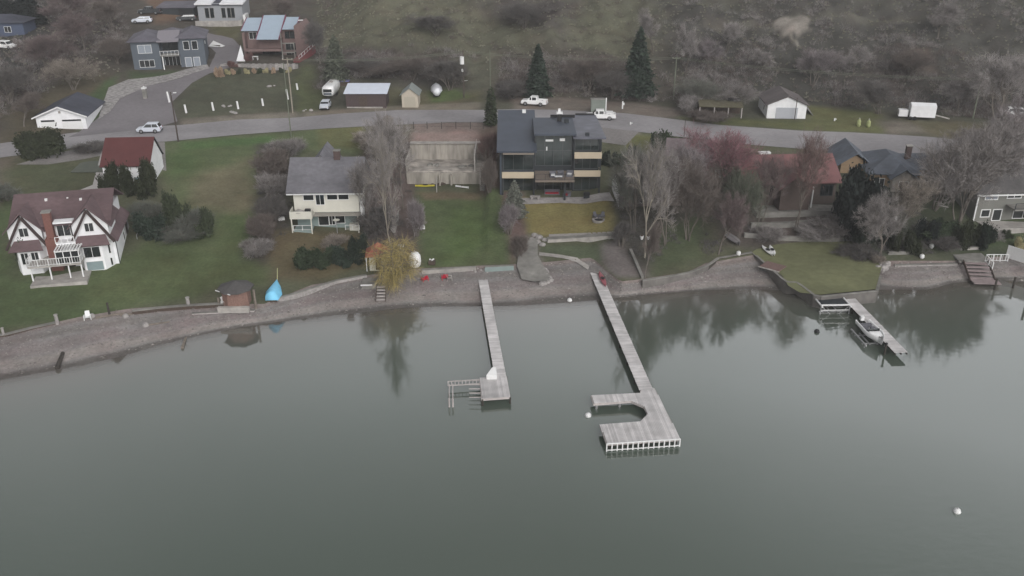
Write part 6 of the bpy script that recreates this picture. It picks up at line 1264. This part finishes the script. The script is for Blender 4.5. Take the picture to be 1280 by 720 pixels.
PL = [
 # left lawns
 ('s0','leafless_shrub','grey leafless shrub at the top of the hedge line near the road',358,196,28,46,T_grey,'shrub'),
 ('s1','leafless_shrub','brownish leafless shrub between lawn and cream house roof',345,225,44,44,T_brown,'shrub'),
 ('s0','leafless_shrub','grey shrub in the hedge line level with the cream house eaves',340,250,40,46,T_grey,'shrub'),
 ('s1','leafless_shrub','dark twiggy shrub in the hedge line level with the balcony',344,276,36,42,T_dark,'shrub'),
 ('s0','leafless_shrub','brown shrub in the hedge line below the cream house',332,300,36,44,T_brown,'shrub'),
 ('s1','leafless_shrub','lowest thin shrub of the hedge line above the blue boat',322,320,26,40,T_grey,'shrub'),
 ('h0','conifer_shrub','dark rounded shrub at the west end of the lawn thicket',192,296,40,44,L_con,'shrub'),
 ('h1','tall_shrub','tallest olive shrub rising from the lawn thicket',222,290,52,34,L_ol,'tree'),
 ('s0','leafless_shrub','grey olive twiggy shrub east of the tallest one in the lawn thicket',242,292,34,44,T_olive,'tree'),
 ('h1','evergreen_shrub','olive rounded shrub at the east end of the lawn thicket',258,293,36,32,L_ol,'shrub'),
 ('s1','leafless_shrub','grey twiggy shrub filling the front of the lawn thicket',226,298,22,60,T_olive,'shrub'),
 ('s0','leafless_shrub','grey twiggy shrub beside the timbered house porch',188,280,34,40,T_olive,'shrub'),
 ('h1','columnar_shrub','dark bushy evergreen before the left deck of the timbered house',34,337,44,26,L_ol,'shrub'),
 ('h2','evergreen_shrub','big dark green shrub west of the row below the cream house',379,335,34,40,L_hdg,'shrub'),
 ('h0','evergreen_shrub','green shrub second in the row below the cream house',402,332,30,36,L_hdg,'shrub'),
 ('h1','evergreen_shrub','dark green shrub third in the row below the cream house',424,330,30,34,L_con,'shrub'),
 ('h0','evergreen_shrub','darkest shrub at the east end of the row below the cream house',447,327,38,30,L_dk,'shrub'),
 ('s0','leafless_shrub','tan dry shrub behind the row below the cream house',418,310,18,34,T_tan,'shrub'),
 ('h1','rounded_cedar','west of the three dark rounded cedars before the barn',142,243,42,28,L_ced,'tree'),
 ('h1','rounded_cedar','middle of the three dark rounded cedars before the barn',163,245,42,27,L_ced,'tree'),
 ('h1','rounded_cedar','east and broadest of the three dark rounded cedars before the barn',187,244,46,33,L_ced,'tree'),
 ('s1','leafless_shrub','dark twiggy shrub behind the barn beside the road',112,190,16,40,T_dark,'shrub'),
 ('s0','leafless_shrub','grey scrub on the bank at the left frame edge',5,250,24,50,T_olive,'shrub'),
 # middle
 ('w0','bare_tree','tall pale bare tree left of the strip between cream house and ruin',478,250,106,50,T_pale,'tree'),
 ('w1','bare_tree','spreading purplish bare tree over the ruin corner',502,262,118,70,T_pale,'tree'),
 ('w0','bare_tree','tall bare tree with pale trunks beside the lawn below the ruin',490,322,158,50,T_grey,'tree'),
 ('w1','bare_tree','slender bare tree leaning over the brick patio',464,290,96,46,T_grey,'tree'),
 ('s0','leafless_shrub','reddish twigs along the side of the middle lawn',520,295,52,26,T_mauve,'shrub'),
 ('s1','leafless_shrub','brown scrub beside the pale stump',486,200,44,50,T_tan,'shrub'),
 ('s0','leafless_shrub','tan roadside twigs behind the cream house chimney',455,186,26,36,T_tan,'shrub'),
 ('b1','bare_tree','small orange tinged bare tree near the pale stump',488,166,24,20,T_tan,'tree'),
 ('ww','willow','yellow green drooping willow on the beach edge',496,354,70,84,T_will,'tree'),
 ('ww','willow','small yellow willow hanging over the beach steps',487,362,40,34,T_will,'tree'),
 ('s1','leafless_shrub','dark thicket between the brick patio and the tall bare trees',476,290,38,52,T_dark,'shrub'),
 ('s0','leafless_shrub','rusty twigs beside the ruin stair',612,205,44,26,T_red,'shrub'),
 ('s1','leafless_shrub','brown twigs along the modern house west wall',612,240,46,20,T_brown,'shrub'),
 ('c1','silvery_conifer','loose grey green conifer at the corner of the modern house',643,270,44,34,L_gy,'tree'),
 ('s0','leafless_shrub','mauve twigs below the silvery conifer',636,292,40,30,T_mauve,'shrub'),
 ('s0','leafless_shrub','brown twigs by the concrete ramp',648,322,34,22,T_brown,'shrub'),
 ('s1','leafless_shrub','grey twigs at the side of the cottage gable',786,262,34,36,T_grey,'shrub'),
 ('s0','leafless_shrub','dark twiggy shrub beside the paved terrace end',776,308,34,26,T_dark,'shrub'),
 ('col','juniper','narrow juniper at the roadside between fence and modern house',614,158,44,16,L_ol,'tree'),
 ('h0','evergreen_hedge','dark hedge nearest the modern house balconies',760,206,20,22,L_dk,'hedge'),
 ('h1','evergreen_hedge','dark hedge in the middle before the cottage',775,206,20,24,L_hdg,'hedge'),
 ('h0','evergreen_hedge','dark pointed hedge end nearest the cottage roof',790,206,24,16,L_blk,'hedge'),
 ('h2','round_evergreen','rounded grey green tree by the road behind the cottage',827,194,34,30,L_hdg,'tree'),
 ('h0','evergreen_hedge','low spreading green hedge along the road edge',848,181,20,36,L_hdg,'hedge'),
 # trees over the cottage
 ('w0','bare_tree','tall grey bare tree with a pale trunk rising from the terrace end',806,322,150,56,T_grey,'tree'),
 ('b2','bare_tree','broad olive grey bare tree over the cottage roof',792,292,112,60,T_olive,'tree'),
 ('w1','bare_tree','bare tree with mossy limbs between cottage and pink tree',832,306,124,66,T_grey,'tree'),
 ('b3','bare_tree','brown bare tree below the mauve brown roof',860,300,110,72,T_brown,'tree'),
 ('b0','bare_tree','thin bare tree at the lower corner of the beach wall',806,348,76,34,T_brown,'tree'),
 ('b3','flowering_tree','broad pink budding tree leaning over the road',893,244,92,98,T_pink,'tree'),
 ('b2','flowering_tree','dusty pink tree in front of the mauve brown roof',868,262,84,74,T_mauve,'tree'),
 ('b3','bare_tree','greenish lichen covered bare tree between the pink tree and the red roof',922,300,96,56,T_lich,'tree'),
 ('w1','bare_tree','purple brown bare tree at the west end of the red roof',950,278,92,58,T_purp,'tree'),
 ('w1','bare_tree','dense reddish bare tree rising above the red roof',994,290,124,58,T_red,'tree'),
 ('b0','bare_tree','grey bare tree on the slope above the upturned dinghy',898,318,88,56,T_purp,'tree'),
 ('s1','leafless_shrub','grey twigs on the terraces above the raised lawn',960,300,20,44,T_grey,'shrub'),
 ('s0','leafless_shrub','pale twigs on the terraces at the foot of the red roofed house',1010,296,20,50,T_pale,'shrub'),
 ('s1','leafless_shrub','grey thicket at the east end of the terraces',1042,298,34,50,T_grey,'shrub'),
 ('h2','dark_evergreen','large blackish evergreen before the cedar house',1058,296,94,74,L_blk,'tree'),
 ('h0','dark_evergreen','dark rounded evergreen below the cedar house gable',1088,300,64,52,L_dk,'tree'),
 ('s1','leafless_shrub','dark creeping shrub spreading at the east side of the raised lawn',1072,326,26,50,T_dark,'shrub'),
 ('w1','bare_tree','pale bare tree before the cedar house front',1118,296,82,66,T_tan,'tree'),
 ('b1','bare_tree','bare tree with a forked trunk above the boulder pile',1098,330,96,62,T_grey,'tree'),
 ('s0','leafless_shrub','pale dead bush beside the boulder pile',1093,332,18,22,T_tan,'shrub'),
 ('h1','clipped_cedar','west of two olive clipped cedars above the small lawn',1119,316,30,16,L_ced,'tree'),
 ('h1','clipped_cedar','east of two olive clipped cedars above the small lawn',1137,317,32,24,L_ced,'tree'),
 ('h0','dark_evergreen','dark evergreen behind the clipped cedars',1160,302,34,30,L_blk,'tree'),
 ('h2','cedar_hedge','west part of the dark cedar hedge above the wooden steps',1206,311,38,28,L_ced,'hedge'),
 ('h2','cedar_hedge','east part of the dark cedar hedge above the wooden steps',1226,312,36,26,L_dk,'hedge'),
 ('h0','evergreen_shrub','green shrubs before the grey shore house lawn',1178,292,26,40,L_hdg,'shrub'),
 ('s0','leafless_shrub','grey bush between the cedar hedge and the white screen',1240,302,18,24,T_pale,'shrub'),
 ('h0','evergreen_shrub','yellow green shrub near the top of the white screen',1258,297,12,14,L_ol,'shrub'),
 ('h1','flowering_shrub','yellow and orange shrub beside the white screen',1272,311,18,14,L_yel,'shrub'),
 ('s1','leafless_shrub','grey tangled scrub on the bank west of the wooden steps',1182,312,20,34,T_dark,'shrub'),
 # the big bare group at the right
 ('b3','bare_tree','huge grey bare tree left of the grey shore house',1196,286,136,104,T_grey,'tree'),
 ('b2','bare_tree','pale bare tree close behind the huge one, nearer the cedar house',1168,262,92,84,T_pale,'tree'),
 ('b1','bare_tree','tall grey bare tree right over the shore house roof',1244,262,128,104,T_grey,'tree'),
 ('b0','bare_tree','bare tree at the right frame edge over the road',1275,238,112,90,T_mauve,'tree'),
 ('b3','bare_tree','low brownish bare tree along the road above the shore house',1222,214,62,90,T_mauve,'tree'),
 ('b2','bare_tree','grey bare tree behind the road around the lamp pole',1246,150,84,88,T_pale,'tree'),
 ('b1','bare_tree','smaller bare tree behind the cargo trailer',1196,140,44,46,T_grey,'tree'),
 ('s1','leafless_shrub','brown scrub in front of the low open shelter',884,150,16,50,T_brown,'shrub'),
 ('s0','leafless_shrub','grey scrub at the west end of the low open shelter',862,142,26,34,T_pale,'shrub'),
 # hillside
 ('c0','conifer','dark green conifer right behind the angled pickup',672,121,60,38,L_con,'tree'),
 ('c0','conifer','tallest dark conifer on the hillside west of the greenish pole',796,121,78,46,L_con,'tree'),
 ('c1','conifer','faint green conifer between brick house and long shed',421,101,52,34,L_olc,'tree'),
 ('s1','leafless_shrub','brown scrub around the foot of the dark conifer by the pickup',640,122,26,46,T_dark,'shrub'),
 ('b2','bare_tree','brown bare tree above the concrete kiosk',735,118,50,72,T_brown,'tree'),
 ('b3','bare_tree','low dark bare tree between kiosk and tallest conifer',765,122,40,60,T_dark,'tree'),
 ('b2','bare_tree','dark bare thicket behind the shrink wrapped boat',562,112,42,56,T_dark,'tree'),
 ('b3','bare_tree','brown bare thicket above the garden shed',515,100,36,62,T_brown,'tree'),
 ('b0','bare_tree','pale bare tree near the greenish pole',857,96,66,36,T_pale,'tree'),
 ('b1','bare_tree','purplish bare tree second from the greenish pole',884,88,44,42,T_mauve,'tree'),
 ('b2','bare_tree','round pale bare tree west of the bare earth scar',908,66,40,36,T_pale,'tree'),
 ('b3','bare_tree','olive bare thicket behind the low open shelter',870,134,40,66,T_olive,'tree'),
 ('b1','bare_tree','grey bare tree at the west side of the white garage',920,140,40,46,T_grey,'tree'),
 ('b0','bare_tree','pale bare tree below the bare earth scar',952,88,30,36,T_pale,'tree'),
 ('b2','bare_tree','pinkish grey bare tree behind the white garage',1016,108,48,56,T_mauve,'tree'),
 ('b1','bare_tree','slim pale bare tree east of the white garage',1066,94,40,34,T_pale,'tree'),
 ('b3','bare_tree','brown bare tree high up beyond the slim pale one',1136,98,40,60,T_brown,'tree'),
 ('b2','bare_tree','dark bare thicket between garage and cargo trailer',1098,142,44,70,T_dark,'tree'),
 ('b1','bare_tree','pale bare tree top right of the earth scar',1172,48,48,44,T_grey,'tree'),
 ('b0','bare_tree','upper grey bare tree above the tallest conifer',816,66,54,40,T_grey,'tree'),
 ('b3','bare_tree','dark bare thicket in the hollow at the top middle',655,34,38,84,T_dark,'tree'),
 ('b2','bare_tree','bare tree at the top edge west of the hollow',545,44,30,60,T_dark,'tree'),
 ('b3','bare_tree','dark thicket under the brow behind the long shed',448,96,30,60,T_dark,'tree'),
 ('b2','bare_tree','dark bare tree directly behind the long shed',480,98,24,60,T_brown,'tree'),
 # left hillside wood
 ('b2','bare_tree','reddish brown bare tree in the wood above the double garage',60,92,54,70,T_purp,'tree'),
 ('b3','bare_tree','pale bare tree right above the double garage roof',92,112,44,58,T_tan,'tree'),
 ('b1','bare_tree','brown bare tree in the middle of the left wood',106,64,52,60,T_purp,'tree'),
 ('b2','bare_tree','bare tree at the top of the left wood nearest the dark pickup',142,42,44,50,T_brown,'tree'),
 ('b3','bare_tree','dark bare tree at the left frame edge above the road',12,128,52,74,T_dark,'tree'),
 ('b0','bare_tree','bare tree at the lower left wood beside the road',30,158,44,50,T_brown,'tree'),
 ('b1','bare_tree','purplish bare tree at the top edge of the left wood',82,32,44,60,T_purp,'tree'),
 ('b3','bare_tree','bare tree between the wood and the blue grey house',148,80,36,44,T_brown,'tree'),
 ('dense','dark_evergreen','dark evergreen at the very top left before the blue house',36,30,40,44,L_blk,'tree'),
 ('dense','dark_evergreen','blackish evergreen in the top left corner',4,26,36,40,L_blk,'tree'),
 ('h0','pale_bush','pale rounded bush beside the white car at the left edge',23,56,10,11,T_pale,'shrub'),
 ('h1','pale_bush','small pale bush right of the white car at the left edge',54,60,10,10,T_tan,'shrub'),
 ('b1','bare_tree','brown bare tree beside the red garden stair',400,80,56,40,T_dark,'tree'),
 ('b2','bare_tree','bare tree behind the brick house',362,30,34,50,T_brown,'tree'),
 ('h1','evergreen_shrub','reddish shrub at the west end of the terrace planting',290,84,11,14,L_redsh,'shrub'),
 ('h0','evergreen_shrub','dark shrub at the west corner of the brick house',312,76,12,12,L_redsh,'shrub'),
 ('h0','evergreen_shrub','orange brown shrub at the drive end of the terrace planting',275,96,14,12,L_ora,'shrub'),
]
for i, (pr, nm, lab, u, v, hp, wp, m, cat) in enumerate(PL):
    plant(pr, nm, lab, u, v, hp, wp, m, cat=cat, group={'leafless_shrub':'leafless shrubs','bare_tree':'bare winter trees'}.get(nm), bark=M_polel if 'pale trunk' in lab else None)
plant('hw','evergreen_hedge','massive dark clipped hedge by the road at the far left',53,199,37,64,L_ced,0.05,'hedge',dep=.36)
plant('hw','low_evergreen_mound','wide green shrub mass on the bank before the grey shore house',1176,300,26,60,L_hdg,0.1,'shrub',dep=.5)
for i, u in enumerate((284,291,299,308,318,325,333,342,352,362)):
    plant('h1','ornamental_plant','tuft of ornamental grass in the row below the brick house terrace',u,93-i*.25,8,8,(L_yel,L_ora,L_ol)[i%3],cat='grass tuft',group='ornamental grass tufts below the brick house')
# far woods outside and around the frame, so that the place goes on
rr = random.Random(3)
# scrub too dense to count, as one mass
r = np.random.default_rng(77); SCAR = [(p.x, p.y) for p in poly_w([(966,24),(1000,19),(1014,26),(1010,38),(1000,56),(978,44)])]
def scrub(px, n, h, cols=None):
    poly = [(p.x, p.y) for p in poly_w(px)]; xs0 = [p[0] for p in poly]; ys0 = [p[1] for p in poly]; out = []
    while len(out) < n:
        x = r.uniform(min(xs0), max(xs0), 4*n); y = r.uniform(min(ys0), max(ys0), 4*n); k = sdf(x, y, poly) < 0
        k &= sdf(x, y, SCAR) > .2
        k &= (wob(x*.8+3, y*.8) + r.normal(size=len(x))*.5) > .15
        out += list(zip(x[k], y[k]))
    c = np.array(out[:n]); z = elev(c[:,0], c[:,1]); T_ = []
    for (x, y), zz in zip(c, z):
        hh = h*r.uniform(.5,1.3); k = 46; C = np.stack([x+r.normal(size=k)*hh*.35, y+r.normal(size=k)*hh*.35, zz+np.abs(r.normal(size=k))*hh*.25], -1)
        D = unit(r.normal(size=(k,3))*.7+np.array([0,0,.8])); T_.append(twigs(r, C, D, r.uniform(.3,.8,k)*hh, r.uniform(.03,.07,k)))
    return np.concatenate(T_)
def stuffobj(name, regs, m):
    me = tri_mesh(name, np.concatenate([scrub(*a) for a in regs]), m); o = bpy.data.objects.new(name, me); col.objects.link(o); tag(o, kind='stuff'); return o
LW = [(-60,150),(0,150),(60,112),(120,88),(150,92),(158,50),(160,-10),(-60,-10)]
HL = [(395,64),(470,66),(600,70),(596,114),(520,104),(430,98),(398,112)]
HC = [(620,70),(830,72),(930,60),(1090,66),(1290,80),(1300,160),(1230,148),(1100,144),(1020,128),(940,106),(860,130),(780,126),(700,118),(625,124)]
HT = [(400,0),(1290,-12),(1290,80),(1090,66),(930,60),(830,72),(600,70),(400,64)]
stuffobj('hillside_scrub', [(LW,420,1.3),(HL,220,1.4),(HC,1100,1.3),(HT,260,1.1)], T_brown)
stuffobj('grey_brush', [(LW,240,1.6),(HC,600,1.8),(HL,120,1.6),([(800,-8),(1290,-12),(1290,80),(1090,66),(930,60),(830,40)],320,1.4)], T_grey)
stuffobj('undergrowth', [([(1150,205),(1290,215),(1290,262),(1200,300),(1160,320),(1090,320),(1120,250)],170,.9),([(770,230),(880,230),(880,290),(810,330),(775,300)],120,.9),([(455,190),(510,180),(516,320),(470,330),(455,300)],150,.8),([(322,185),(362,182),(362,300),(325,320)],110,.8),([(880,230),(940,240),(960,300),(880,320)],90,.9)], T_dark)
# stones on the beach and dry grass on the hill
def beach_stones(n):
    x = r.uniform(-62, 74, n); t = r.random(n)**.8; y = Ys(x)+(.05+.93*t)*(Yb(x)-Ys(x)); z = elev(x,y); s = r.uniform(.04,.14,n)*np.where(r.random(n)<.06,2.0,1)
    o = np.array([[1,0,0],[0,1,0],[-1,0,0],[0,-1,0],[0,0,.6],[0,0,-.6]]); F_ = [(0,1,4),(1,2,4),(2,3,4),(3,0,4)]
    ang = r.random(n)*6.28; V = []
    for k in F_:
        tri = o[list(k)]; c, sn = np.cos(ang)[:,None], np.sin(ang)[:,None]
        X = tri[None,:,0]*c-tri[None,:,1]*sn; Y = tri[None,:,0]*sn+tri[None,:,1]*c
        V.append(np.stack([x[:,None]+X*s[:,None]*1.3, y[:,None]+Y*s[:,None], z[:,None]+tri[None,:,2]*s[:,None]+0*X], -1))
    return np.stack(V,1).reshape(-1,3)
me = tri_mesh('beach_stones', beach_stones(5200), mat('beach_stone', A(122,117,114), var=.3, scale=.8, island=.4)); o = bpy.data.objects.new('beach_stones', me); col.objects.link(o); tag(o, kind='stuff')
def tufts(px, n, h):
    poly = [(p.x, p.y) for p in poly_w(px)]; a = np.array(poly); x = r.uniform(a[:,0].min(), a[:,0].max(), 3*n); y = r.uniform(a[:,1].min(), a[:,1].max(), 3*n); k = (sdf(x, y, poly) < 0) & (sdf(x, y, SCAR) > -.3); x, y = x[k][:n], y[k][:n]; z = elev(x, y); q = 14; T_ = []
    X = np.repeat(x,q)+r.normal(size=len(x)*q)*.12; Y = np.repeat(y,q)+r.normal(size=len(x)*q)*.12; C = np.stack([X,Y,np.repeat(z,q)],-1); D = unit(r.normal(size=C.shape)*.5+np.array([0,0,1])); return twigs(r, C, D, r.uniform(.4,1.1,len(C))*h, r.uniform(.05,.1,len(C)))
me = tri_mesh('dry_grass_tufts', np.concatenate([tufts([(395,0),(1290,-10),(1290,150),(1000,125),(860,120),(620,122),(600,70),(400,62)],3200,.5),tufts([(-40,0),(150,0),(150,90),(60,112),(-40,150)],900,.5)]), mat('dry_grass', hcol(112,108,88), var=.3, scale=.5, island=.3)); o = bpy.data.objects.new('dry_grass_tufts', me); col.objects.link(o); tag(o, kind='stuff')
# haze
hz = MB().box(-760,760,-620,760,-8,112).build('haze', None); tag(hz, kind='stuff')
hm = bpy.data.materials.new('thin_haze'); hm.use_nodes = True; nt = hm.node_tree; nt.nodes.remove(nt.nodes['Principled BSDF']); pv = nt.nodes.new('ShaderNodeVolumePrincipled'); pv.inputs['Density'].default_value = HAZE; pv.inputs['Color'].default_value = (.9,.9,.92,1); nt.links.new(pv.outputs[0], nt.nodes['Material Output'].inputs['Volume']); hz.data.materials.append(hm)
